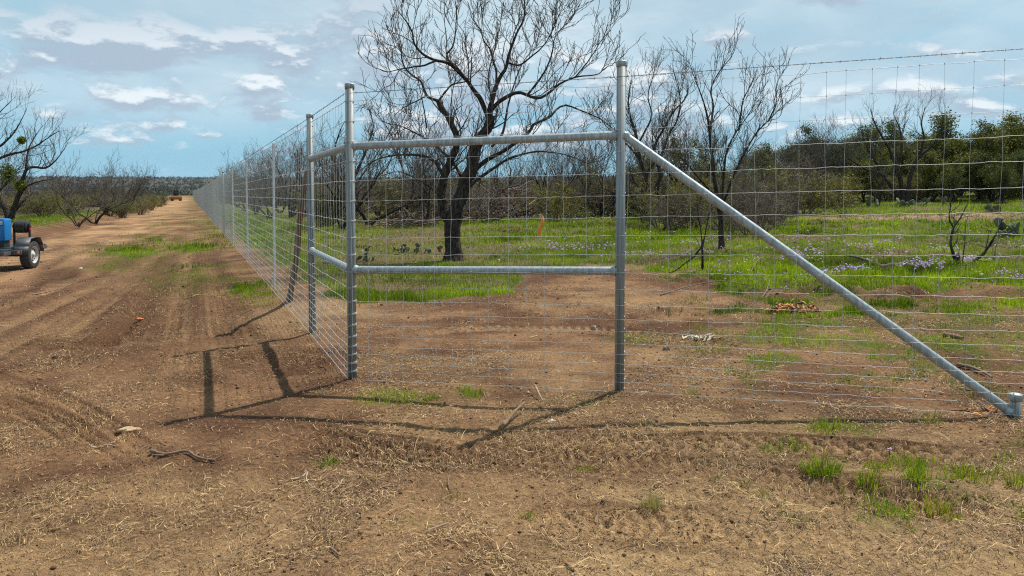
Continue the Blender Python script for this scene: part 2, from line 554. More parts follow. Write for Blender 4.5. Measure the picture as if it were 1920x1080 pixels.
def lathe(g, prof, k, M, mat=0, col=None):
    """prof: (radius, height) list turned round local z"""
    prof = np.array(prof, float)
    th = np.arange(k) * 2 * np.pi / k
    V = np.stack([prof[:, 0:1] * np.cos(th), prof[:, 0:1] * np.sin(th), np.repeat(prof[:, 1:2], k, 1)], -1).reshape(-1, 3)
    V = (np.array(M.to_3x3()) @ V.T).T + np.array(M.translation)
    idx = np.arange(len(prof) * k).reshape(len(prof), k)
    j = np.roll(np.arange(k), -1)
    q = np.stack([idx[:-1], idx[:-1][:, j], idx[1:][:, j], idx[1:]], -1).reshape(-1, 4)
    return g.add(V, q, mat, col)


def thing(name, label, cat, loc=(0, 0, 0), rz=0.0, group=None):
    o = bpy.data.objects.new(name, None)
    COL.objects.link(o)
    o.location = tuple(float(q) for q in loc)
    o.rotation_euler = (0, 0, rz)
    o.empty_display_size = 0.2
    return tag(o, label, cat, group)


def tag(o, label, cat, group=None, kind=None):
    o['label'] = label
    o['category'] = cat
    if group:
        o['group'] = group
    if kind:
        o['kind'] = kind
    return o


def copy_tree(o, loc, rz, sc, label=None, group=None):
    r = o.copy()
    COL.objects.link(r)
    r.location = tuple(float(q) for q in loc)
    r.rotation_euler = (0, 0, rz)
    r.scale = sc if isinstance(sc, (tuple, list)) else (sc, sc, sc)
    if label:
        r['label'] = label
    if group:
        r['group'] = group
    for ch in list(o.children):
        c = ch.copy()
        COL.objects.link(c)
        c.parent = r
        for g2 in ch.children:
            d = g2.copy()
            COL.objects.link(d)
            d.parent = c
    return r


# ------------------------------------------------------------------ materials
def mat(name, fn, **kw):
    m = bpy.data.materials.new(name)
    m.use_nodes = True
    t = NT(m.node_tree)
    b = m.node_tree.nodes['Principled BSDF']
    b.inputs['Specular IOR Level'].default_value = kw.get('spec', 0.3)
    b.inputs['Roughness'].default_value = kw.get('rough', 0.8)
    b.inputs['Metallic'].default_value = kw.get('metal', 0.0)
    fn(t, b)
    return m


def attr(t, name='tint'):
    return t.n('ShaderNodeAttribute', attribute_name=name).outputs['Color']


def bump(t, b, h, strength, dist):
    x = t.n('ShaderNodeBump')
    x.inputs['Strength'].default_value = strength
    x.inputs['Distance'].default_value = dist
    t.put(x.inputs['Height'], h)
    t.t.links.new(x.outputs[0], b.inputs['Normal'])


def m_soil(t, b):
    p = t.n('ShaderNodeNewGeometry').outputs['Position']
    c = attr(t)
    n1 = t.noise(p, 38, 5, 0.62)
    n2 = t.noise(p, 9, 4, 0.6)
    n3 = t.noise(p, 140, 3, 0.6)
    k = t.math('MULTIPLY_ADD', n1, 1.5, 0.25)
    k = t.math('MULTIPLY', k, t.math('MULTIPLY_ADD', n2, 0.7, 0.64))
    k = t.math('MULTIPLY', k, t.math('MULTIPLY_ADD', n3, 1.3, 0.35))
    comb = t.n('ShaderNodeCombineColor')
    for i in range(3):
        t.put(comb.inputs[i], k)
    col = t.mix(1.0, c, comb.outputs[0], 'MULTIPLY')
    # pale chips of straw and stone in the crust
    fle = t.step(t.noise(p, 75, 2, 0.5), 0.66, 0.72)
    col = t.mix(t.math('MULTIPLY', fle, 0.45), col, (0.36, 0.26, 0.15))
    t.put(b.inputs['Base Color'], col)
    hgt = t.math('ADD', t.math('MULTIPLY', n1, 0.6), t.math('ADD', t.math('MULTIPLY', n3, 0.3), t.math('MULTIPLY', t.noise(p, 20, 4, 0.6), 0.6)))
    bump(t, b, hgt, 1.0, 0.045)


def m_tint(rough_scale=0, amount=0.0, trans=0.0):
    def fn(t, b):
        c = attr(t)
        if amount:
            p = t.n('ShaderNodeTexCoord').outputs['Object']
            n = t.noise(p, rough_scale, 5, 0.6)
            k = t.math('MULTIPLY_ADD', n, 2 * amount, 1 - amount)
            comb = t.n('ShaderNodeCombineColor')
            for i in range(3):
                t.put(comb.inputs[i], k)
            c = t.mix(1.0, c, comb.outputs[0], 'MULTIPLY')
        t.put(b.inputs['Base Color'], c)
        if trans:
            tr = t.n('ShaderNodeBsdfTranslucent')
            t.put(tr.inputs[0], t.mix(1.0, c, (1.25, 1.2, 0.6), 'MULTIPLY'))
            mx = t.n('ShaderNodeMixShader')
            mx.inputs[0].default_value = trans
            out = t.t.nodes['Material Output']
            t.t.links.new(b.outputs[0], mx.inputs[1])
            t.t.links.new(tr.outputs[0], mx.inputs[2])
            t.t.links.new(mx.outputs[0], out.inputs[0])
    return fn


def m_bark(t, b):
    p = t.n('ShaderNodeTexCoord').outputs['Object']
    q = t.vmath('MULTIPLY', p, (1, 1, 0.28))
    n = t.noise(q, 26, 6, 0.65)
    c = t.mix(t.step(n, 0.35, 0.68), (0.016, 0.013, 0.011), (0.090, 0.075, 0.062))
    c = t.mix(1.0, c, attr(t), 'MULTIPLY')
    t.put(b.inputs['Base Color'], c)
    bump(t, b, n, 1.0, 0.05)


def m_galv(t, b):
    p = t.n('ShaderNodeTexCoord').outputs['Object']
    n = t.noise(t.vmath('MULTIPLY', p, (9, 9, 1.0)), 5, 5, 0.6)
    n2 = t.noise(p, 55, 3, 0.6)
    c = t.mix(t.step(n, 0.32, 0.7), (0.24, 0.275, 0.285), (0.40, 0.445, 0.46))
    c = t.mix(t.step(n2, 0.58, 0.72, 0, 0.2), c, (0.25, 0.26, 0.26))
    t.put(b.inputs['Base Color'], c)
    t.put(b.inputs['Roughness'], t.math('MULTIPLY_ADD', n2, 0.2, 0.46))
    bump(t, b, n2, 0.05, 0.002)


def flat(c):
    def fn(t, b):
        p = t.n('ShaderNodeTexCoord').outputs['Object']
        n = t.noise(p, 14, 5, 0.6)
        t.put(b.inputs['Base Color'], t.mix(t.step(n, 0.3, 0.75), tuple(q * 0.8 for q in c), tuple(min(1, q * 1.12) for q in c)))
    return fn


M_SOIL = mat('soil', m_soil, rough=0.95, spec=0.1)
M_GRASS = mat('grass_blade', m_tint(trans=0.45), rough=0.75, spec=0.08)
M_STRAW = mat('straw', m_tint(trans=0.15), rough=0.7, spec=0.25)
def m_leaf(t, b):
    rnd = t.n('ShaderNodeObjectInfo').outputs['Random']
    tone = t.mix(rnd, (0.72, 0.78, 0.85), (1.45, 1.28, 0.85))
    c = t.mix(1.0, attr(t), tone, 'MULTIPLY')
    t.put(b.inputs['Base Color'], c)
    tr = t.n('ShaderNodeBsdfTranslucent')
    t.put(tr.inputs[0], t.mix(1.0, c, (1.25, 1.2, 0.6), 'MULTIPLY'))
    mx = t.n('ShaderNodeMixShader')
    mx.inputs[0].default_value = 0.34
    out = t.t.nodes['Material Output']
    t.t.links.new(b.outputs[0], mx.inputs[1])
    t.t.links.new(tr.outputs[0], mx.inputs[2])
    t.t.links.new(mx.outputs[0], out.inputs[0])


M_LEAF = mat('leaf', m_leaf, rough=0.6, spec=0.2)
M_BARK = mat('bark', m_bark, rough=0.95, spec=0.1)
M_TWIG = mat('twig', m_tint(12, 0.35), rough=0.9, spec=0.1)
M_WOOD = mat('wood', m_tint(30, 0.4), rough=0.85, spec=0.15)
M_FLOWER = mat('petal', m_tint(trans=0.3), rough=0.6)
M_CACTUS = mat('cactus_skin', m_tint(30, 0.3), rough=0.6, spec=0.3)
def m_zinc(t, b):
    p = t.n('ShaderNodeTexCoord').outputs['Object']
    st = t.noise(t.vmath('MULTIPLY', p, (60, 60, 0.9)), 1.0, 5, 0.62)
    n = t.noise(p, 6, 5, 0.6)
    c = t.mix(t.step(st, 0.34, 0.68), (0.115, 0.135, 0.138), (0.30, 0.335, 0.34))
    c = t.mix(t.step(n, 0.45, 0.75, 0, 0.5), c, (0.20, 0.205, 0.195))
    c = t.mix(t.step(t.noise(p, 11, 6, 0.7), 0.66, 0.74, 0, 0.6), c, (0.17, 0.11, 0.07))
    t.put(b.inputs['Base Color'], c)
    t.put(b.inputs['Roughness'], t.math('MULTIPLY_ADD', st, 0.25, 0.45))
    bump(t, b, st, 0.15, 0.002)


M_GALV = mat('galvanized_steel', m_galv, rough=0.5, metal=0.5, spec=0.5)
M_POST = mat('weathered_zinc_pipe', m_zinc, rough=0.55, metal=0.3, spec=0.35)
M_WIRE = mat('galvanized_wire', flat((0.55, 0.56, 0.54)), rough=0.58, metal=0.35, spec=0.35)
M_BARB = mat('weathered_barbed_wire', flat((0.16, 0.16, 0.17)), rough=0.6, metal=0.4)
M_TPOST = mat('zinc_post', flat((0.46, 0.50, 0.54)), rough=0.5, metal=0.35, spec=0.5)
M_BLUE = mat('blue_enamel', flat((0.006, 0.17, 0.46)), rough=0.35, spec=0.5)
M_BLACK = mat('black_paint', flat((0.022, 0.022, 0.024)), rough=0.5, spec=0.4)
M_GREY = mat('dark_grey_steel', flat((0.085, 0.085, 0.09)), rough=0.55, spec=0.4)
M_RUBBER = mat('rubber', flat((0.055, 0.052, 0.050)), rough=0.85, spec=0.2)
M_RIM = mat('dusty_rim_paint', flat((0.50, 0.48, 0.45)), rough=0.6)
M_WHITE = mat('white_paint', flat((0.78, 0.79, 0.78)), rough=0.5)
M_RED = mat('red_lens', flat((0.6, 0.02, 0.03)), rough=0.25, spec=0.5)
M_AMBER = mat('amber_lens', flat((0.75, 0.18, 0.03)), rough=0.25, spec=0.5)
M_YELLOW = mat('machine_yellow', flat((0.24, 0.11, 0.015)), rough=0.5, spec=0.4)
M_GLASS = mat('dark_cab_glass', flat((0.02, 0.025, 0.03)), rough=0.1, spec=0.6)


# ------------------------------------------------------------------ ground
def axis(lo, hi, d0, d1, step, growth):
    mid = np.arange(d0, d1, step)
    up, q, s = [], d1, step
    while q < hi:
        up.append(q)
        s *= growth
        q += s
    up.append(hi)
    dn, q, s = [], d0, step
    while q > lo:
        s *= growth
        q -= s
        dn.append(max(q, lo))
    return np.concatenate([np.array(dn[::-1]), mid, np.array(up)])


def soil_colour(x, y, tint, tdark):
    s = sdist(x, y)
    px, py = proj(x, y, macro(x, y))
    gm, infield = grass_mask(x, y)
    a = fbm(x * 0.55, y * 0.55, 4, 11)
    b = fbm(x * 1.6, y * 1.6, 3, 12)
    c = fbm(x * 0.25 + 4, y * 0.25, 3, 13)
    dark = np.array([0.110, 0.054, 0.029])
    midc = np.array([0.242, 0.134, 0.067])
    tan = np.array([0.405, 0.246, 0.126])
    straw = np.array([0.390, 0.275, 0.125])
    k = np.clip(0.50 + 1.3 * a + 1.0 * b, 0, 1)[..., None]
    col = dark * (1 - k) + midc * k
    # near foreground is drier and paler
    dry = np.clip(sst(-y, -6.2, -3.2) * 0.55 + 0.9 * c + 0.25 * b, 0, 0.85)[..., None]
    col = col * (1 - dry) + (0.5 * tan + 0.5 * straw * 0.9) * dry
    # the packed road beyond
    road = sst(-s, 1.9, 3.4) * (1 - sst(-s, 6.0, 7.2)) * sst(y, 12, 22) * np.clip(0.75 + 0.8 * fbm(s * 1.3, y * 0.10, 3, 14), 0.1, 1)
    road = np.maximum(road, sst(-s, 1.2, 2.2) * (1 - sst(-s, 6.0, 7.2)) * sst(y, 50, 90) * 0.95)[..., None]
    col = col * (1 - road) + (tan * 0.45 + midc * 0.50) * road
    streak = (np.clip(fbm(s * 2.8, y * 0.20, 3, 15) * 2.6, -0.55, 0.5) * sst(y, 8, 14) * sst(-s, 0.2, 1.0))[..., None]
    col = col * (1 + streak)
    # turned damp soil along the left strip by the fence
    damp = (np.exp(-((s + 2.6) / 1.9) ** 2) * sst(y, 6, 9) * (1 - sst(y, 22, 40)) * np.clip(0.72 + 1.2 * a, 0.15, 0.97))[..., None]
    col = col * (1 - damp) + dark * damp
    cut = (np.exp(-((s + 7.0) / 0.7) ** 2) * sst(y, 16, 24) * 0.8)[..., None]
    col = col * (1 - cut) + dark * cut
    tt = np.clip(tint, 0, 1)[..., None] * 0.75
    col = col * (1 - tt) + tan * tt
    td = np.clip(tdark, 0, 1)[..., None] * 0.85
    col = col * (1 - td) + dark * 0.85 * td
    # dug edge: fresh dark red soil
    edge = np.interp(px, GB[:, 0], GB[:, 1])
    fresh = (np.exp(-((edge - py + 8) / 9) ** 2) * sst(px, 640, 760) * (y < 30) * (y > 4) * 0.75)[..., None]
    col = col * (1 - fresh) + np.array([0.105, 0.052, 0.030]) * fresh
    # turf and dry thatch under the grass
    f = infield[..., None]
    turf = np.array([0.115, 0.095, 0.045])
    col = col * (1 - 0.75 * f) + turf * 0.75 * f
    g2 = np.clip(gm * 0.9, 0, 1)[..., None]
    col = col * (1 - g2) + np.array([0.085, 0.110, 0.018]) * g2
    strip = (ell(px, py, [(1680, 411, 200, 5.5, 1.0), (1820, 408, 120, 4, 1.0)]) * (y > 10))[..., None]
    col = col * (1 - strip) + np.array([0.30, 0.19, 0.12]) * strip
    # far scrubland floor
    fl = (sst(-s, 8, 10) * sst(y, 30, 60))[..., None]
    col = col * (1 - fl) + np.array([0.105, 0.088, 0.06]) * fl
    ff = sst(np.hypot(x, y), 320, 420)[..., None]
    col = col * (1 - ff) + np.array([0.06, 0.058, 0.042]) * ff
    return col


def build_ground():
    ys = axis(-12, 3600, 2.3, 7.6, 0.014, 1.0175)
    xs = axis(-3200, 3200, -4.4, 4.6, 0.0165, 1.027)
    X, Y = np.meshgrid(xs, ys)
    x, y = X.ravel(), Y.ravel()
    h, tint, dark = micro(x, y)
    z = macro(x, y) + h
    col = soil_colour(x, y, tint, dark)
    nx, ny = len(xs), len(ys)
    idx = np.arange(nx * ny).reshape(ny, nx)
    q = np.stack([idx[:-1, :-1], idx[:-1, 1:], idx[1:, 1:], idx[1:, :-1]], -1).reshape(-1, 4)
    g = Geo()
    g.add(np.stack([x, y, z], 1), q, 0, col)
    o = g.build('ground', M_SOIL, smooth=True)
    o['kind'] = 'structure'


build_ground()


# ------------------------------------------------------------------ grass, straw
def blades(g, x, y, z, hgt, wid, col, r, lean=0.45, out=None):
    n = len(x)
    az = r.uniform(0, 2 * np.pi, n)
    la = r.uniform(0, 2 * np.pi, n)
    ln = np.abs(r.normal(0, lean, n)) * hgt
    sx, sy = np.cos(az) * wid * 0.5, np.sin(az) * wid * 0.5
    lx, ly = np.cos(la) * ln, np.sin(la) * ln
    if out is not None:
        lx, ly = lx + out[:, 0] * hgt * .8, ly + out[:, 1] * hgt * .8
        ln = np.minimum(np.hypot(lx, ly), hgt)
    V = np.empty((n, 5, 3))
    V[:, 0] = np.stack([x - sx, y - sy, z - 0.01], 1)
    V[:, 1] = np.stack([x + sx, y + sy, z - 0.01], 1)
    V[:, 2] = np.stack([x + sx * .8 + lx * .35, y + sy * .8 + ly * .35, z + hgt * .58], 1)
    V[:, 3] = np.stack([x - sx * .8 + lx * .35, y - sy * .8 + ly * .35, z + hgt * .58], 1)
    V[:, 4] = np.stack([x + lx, y + ly, z + hgt * np.sqrt(np.maximum(0.15, 1 - (ln / hgt) ** 2 * 0.6))], 1)
    b = np.arange(n) * 5
    n0 = g.n
    g.add(V.reshape(-1, 3), np.stack([b, b + 1, b + 2, b + 3], 1), 0, np.repeat(col, 5, 0))
    g.f.append((np.stack([b + 3, b + 2, b + 4], 1) + n0, 0))


def green(n, r, dry=0.12, yellow=0.0):
    h = r.uniform(0, 1, (n, 1))
    c = np.array([0.062, 0.145, 0.005]) * (1 - h) + np.array([0.240, 0.340, 0.010]) * h
    d = (r.uniform(0, 1, (n, 1)) < dry)
    c = np.where(d, np.array([0.26, 0.22, 0.09]) * r.uniform(0.7, 1.2, (n, 1)), c)
    return c * (1 + yellow * np.array([[0.5, 0.15, 0]]))


def scatter(n, x0, x1, y0, y1, r, ypow=1.0):
    u = r.uniform(0, 1, n)
    if ypow != 1.0:
        y = (y0 ** (1 - ypow) + u * (y1 ** (1 - ypow) - y0 ** (1 - ypow))) ** (1 / (1 - ypow))
    else:
        y = y0 * (y1 / y0) ** u
    x = r.uniform(x0, x1, n) * np.maximum(y, 3)     # x bounds per metre ahead, so the density thins with distance
    return x, y


def in_view(x, y, pad=0.12):
    return np.abs(x) < (0.67 + pad) * y + 0.8


def build_grass():
    r = np.random.default_rng(21)
    g = Geo()
    for (n, y0, y1, hs, ws) in [(360000, 2.4, 9.8, (0.03, 0.095), (0.0025, 0.005)), (680000, 9.0, 24, (0.03, 0.10), (0.004, 0.009)), (360000, 22, 75, (0.05, 0.14), (0.010, 0.026))]:
        x, y = scatter(n, -0.80, 0.80, y0, y1, r, 1.6)
        gm, inf = grass_mask(x, y)
        clump = np.clip(0.75 + 1.6 * fbm(x * 3.2, y * 3.2, 2, 71), 0, 1.4)
        keep = r.uniform(0, 1, n) < gm ** 1.2 * clump
        x, y, gm, clump = x[keep], y[keep], gm[keep], clump[keep]
        z = H(x, y)
        m = len(x)
        hh = r.uniform(*hs, m) * np.exp(0.9 * fbm(x * 1.1, y * 1.1, 2, 73)) * (0.45 + 0.75 * np.clip(gm * clump, 0, 1.2))
        col = green(m, r, 0.10)
        big = fbm(x * 0.5, y * 0.5, 3, 72)[:, None]
        col = col * (1 + 1.1 * big) + np.array([[0.05, 0.02, 0]]) * np.clip(big * 1.5, 0, 1)
        blades(g, x, y, z, hh, r.uniform(*ws, m), np.clip(col, 0.01, 1), r)
    o = g.build('grass', M_GRASS)
    tag(o, 'green spring grass growing in the pasture and in patches on the bare soil', 'grass', kind='stuff')
    # dry thatch standing in the pasture
    g = Geo()
    n = 150000
    x, y = scatter(n, -0.80, 0.80, 9, 60, r, 1.5)
    gm, inf = grass_mask(x, y)
    keep = r.uniform(0, 1, n) < inf * (0.10 + 0.65 * np.clip(0.75 - gm, 0, 1))
    x, y = x[keep], y[keep]
    m = len(x)
    c = np.array([0.24, 0.19, 0.09]) * r.uniform(0.5, 1.3, (m, 1))
    blades(g, x, y, H(x, y), r.uniform(0.03, 0.10, m) * (1 + y / 60), r.uniform(0.004, 0.009, m) * (1 + y / 25), c, r, 0.9)
    o = g.build('dry_thatch', M_STRAW)
    tag(o, 'dry yellow grass stubble between the green grass of the pasture', 'grass', kind='stuff')


build_grass()


def build_straw():
    r = np.random.default_rng(31)
    g = Geo()
    n = 520000
    x, y = scatter(n, -0.78, 0.78, 2.3, 15, r, 1.25)
    k = np.clip(0.16 + 1.5 * fbm(x * 0.8, y * 0.8, 3, 81) + 0.8 * fbm(x * 3, y * 3, 2, 82), 0.09, 1)
    px, py = proj(x, y, macro(x, y))
    mat_ = ell(px + 40 * fbm(x * 2.2, y * 2.2, 2, 83), py + 18 * fbm(x * 2.2, y * 2.2, 2, 84), MATS) * 0.62 * np.clip(0.45 + 1.5 * fbm(x * 4, y * 4, 2, 85), 0, 1)
    gm, inf = grass_mask(x, y)
    keep = (r.uniform(0, 1, n) < np.maximum(k, mat_) * (1 - 0.8 * inf))
    x, y, mat_ = x[keep], y[keep], mat_[keep]
    m = len(x)
    L = np.exp(r.normal(np.log(0.022), 0.7, m)).clip(0.007, 0.19) * (1 + 0.9 * mat_)
    az = r.uniform(0, 2 * np.pi, m)
    bend = r.normal(0, 0.5, m)
    wd = r.uniform(0.0010, 0.0026, m) * (0.75 + y / 10)
    d1 = np.stack([np.cos(az), np.sin(az)], 1)
    d2 = np.stack([np.cos(az + bend), np.sin(az + bend)], 1)
    p0 = np.stack([x, y], 1)
    p1 = p0 + d1 * L[:, None] * .5
    p2 = p1 + d2 * L[:, None] * .5
    lift = np.abs(r.normal(0, 0.007, (m, 3))) + 0.003
    lift[:, 1] += 0.12 * L * r.uniform(0, 1, m)
    V = np.empty((m, 6, 3))
    for i, (p, d) in enumerate(((p0, d1), (p1, d1), (p2, d2))):
        z = H(p[:, 0], p[:, 1]) + lift[:, i]
        nn = np.stack([-d[:, 1], d[:, 0]], 1) * wd[:, None] * (0.5 if i != 1 else 0.6)
        V[:, 2 * i, :2] = p - nn
        V[:, 2 * i + 1, :2] = p + nn
        V[:, 2 * i, 2] = z
        V[:, 2 * i + 1, 2] = z + wd * r.uniform(-0.6, 0.9, m)
    b = np.arange(m) * 6
    t = r.uniform(0, 1, (m, 1))
    c = np.array([0.17, 0.10, 0.055]) * (1 - t) + np.array([0.33, 0.215, 0.115]) * t
    kk = r.uniform(0, 1, (m, 1)) - 0.45 * mat_[:, None]
    c = np.where(kk < 0.20, np.array([0.52, 0.37, 0.18]) * (0.7 + 0.6 * t), c)
    c = np.where(kk > 0.80, np.array([0.075, 0.045, 0.028]) * (0.7 + 0.6 * t), c)
    g.add(V.reshape(-1, 3), np.concatenate([np.stack([b, b + 1, b + 3, b + 2], 1), np.stack([b + 2, b + 3, b + 5, b + 4], 1)]), 0, np.repeat(c, 6, 0))
    o = g.build('straw_litter', M_STRAW)
    tag(o, 'dry straw and shredded stalks strewn over the bare brown soil', 'straw', kind='stuff')
    # crumbs of soil, stone and bark
    g = Geo()
    n = 34000
    x, y = scatter(n, -0.78, 0.78, 2.3, 26, r, 1.4)
    k = np.clip(0.35 + 1.5 * fbm(x * 0.9, y * 0.9, 3, 91), 0.05, 1)
    keep = r.uniform(0, 1, n) < k
    x, y = x[keep], y[keep]
    m = len(x)
    sz = np.exp(r.normal(np.log(0.0042), 0.5, m)).clip(0.002, 0.013) * (0.75 + y / 9)
    base = np.array([[1, 0, 0], [0, 1, 0], [-1, 0, 0], [0, -1, 0], [0, 0, .8], [0, 0, -.6]], float)
    V = base[None] * sz[:, None, None] * r.uniform(0.55, 1.35, (m, 6, 1))
    a = r.uniform(0, 2 * np.pi, m)
    ca, sa = np.cos(a), np.sin(a)
    V = np.stack([V[..., 0] * ca[:, None] - V[..., 1] * sa[:, None], V[..., 0] * sa[:, None] + V[..., 1] * ca[:, None], V[..., 2]], -1)
    V = V + np.stack([x, y, H(x, y) + sz * 0.25], 1)[:, None]
    F8 = np.array([[0, 1, 4], [1, 2, 4], [2, 3, 4], [3, 0, 4], [1, 0, 5], [2, 1, 5], [3, 2, 5], [0, 3, 5]])
    fs = (np.arange(m)[:, None, None] * 6 + F8[None]).reshape(-1, 3)
    pal = np.array([[0.17, 0.095, 0.052], [0.23, 0.13, 0.07], [0.12, 0.068, 0.038], [0.40, 0.30, 0.20], [0.26, 0.15, 0.08]])
    c = pal[r.choice(5, m, p=[.36, .28, .2, .05, .11])] * r.uniform(0.75, 1.2, (m, 1))
    g.add(V.reshape(-1, 3), fs, 0, np.repeat(c, 6, 0))
    o = g.build('soil_crumbs', M_WOOD)
    tag(o, 'small crumbs of soil, stone and bark lying loose on the ground', 'soil crumbs', kind='stuff')


build_straw()


def build_flowers():
    r = np.random.default_rng(41)
    g = Geo()
    n = 60000
    x, y = scatter(n, -0.2, 0.80, 10.5, 42, r, 1.7)
    px, py = proj(x, y, macro(x, y))
    gm, inf = grass_mask(x, y)
    cl = np.clip(1.9 * fbm(x * 0.8, y * 0.8, 3, 51) - 0.12, 0, 1)
    zone = ell(px, py, [(1650, 505, 330, 38, 0.9), (1350, 480, 170, 30, 0.5), (1090, 408, 110, 6, 1.6), (1290, 400, 60, 7, 1.2), (1080, 468, 90, 7, 0.9), (1800, 535, 160, 14, 0.8), (1560, 530, 120, 14, 0.7), (660, 470, 40, 20, 0.25)])
    band = 0.8 * ell(px, py, [(1085, 407, 110, 6, 1.0), (1215, 396, 70, 9, 0.9), (1075, 467, 80, 6, 0.6)])
    keep = r.uniform(0, 1, n) < np.maximum(inf * cl * zone * 0.85, band * np.clip(0.55 + 1.2 * cl, 0, 1))
    x, y = x[keep], y[keep]
    m = len(x)
    z = H(x, y) + r.uniform(0.06, 0.14, m)
    rad = r.uniform(0.012, 0.025, m) * (0.75 + y / 40)
    th = np.arange(6) * np.pi / 3
    V = np.empty((m, 7, 3))
    tx, ty = r.normal(0, .35, m), r.normal(-0.25, .35, m)
    for i in range(6):
        ox, oy = np.cos(th[i]) * rad * r.uniform(.6, 1.2, m), np.sin(th[i]) * rad * r.uniform(.6, 1.2, m)
        V[:, i] = np.stack([x + ox, y + oy, z + ox * tx + oy * ty], 1)
    V[:, 6] = np.stack([x, y, z + rad * 0.6], 1)
    fs = np.concatenate([np.stack([np.arange(m) * 7 + i, np.arange(m) * 7 + (i + 1) % 6, np.arange(m) * 7 + 6], 1) for i in range(6)])
    t = r.uniform(0, 1, (m, 1))
    c = np.array([0.26, 0.18, 0.52]) * (1 - t) + np.array([0.44, 0.37, 0.70]) * t
    g.add(V.reshape(-1, 3), fs, 0, np.repeat(c, 7, 0))
    o = g.build('wildflowers', M_FLOWER)
    tag(o, 'pale purple wildflowers dotted through the green pasture grass', 'wildflowers', kind='stuff')


build_flowers()

# ------------------------------------------------------------------ the high fence
PC = gp(661, 716)      # corner post
PB = gp(586, 626)      # second heavy post on the long run
PR = gp(1161, 738)     # heavy post on the right run
PS = gp(1903, 784)     # stub that the brace is welded to
PH = 2.53
HW = np.array([0, 3, 3, 3, 3, 3.5, 4, 4, 4.5, 5, 5.5, 6, 6, 6, 7, 7, 7, 7, 7, 7.0])
HW = np.cumsum(HW) * (2.36 / HW.sum()) + 0.03       # heights of the level wires


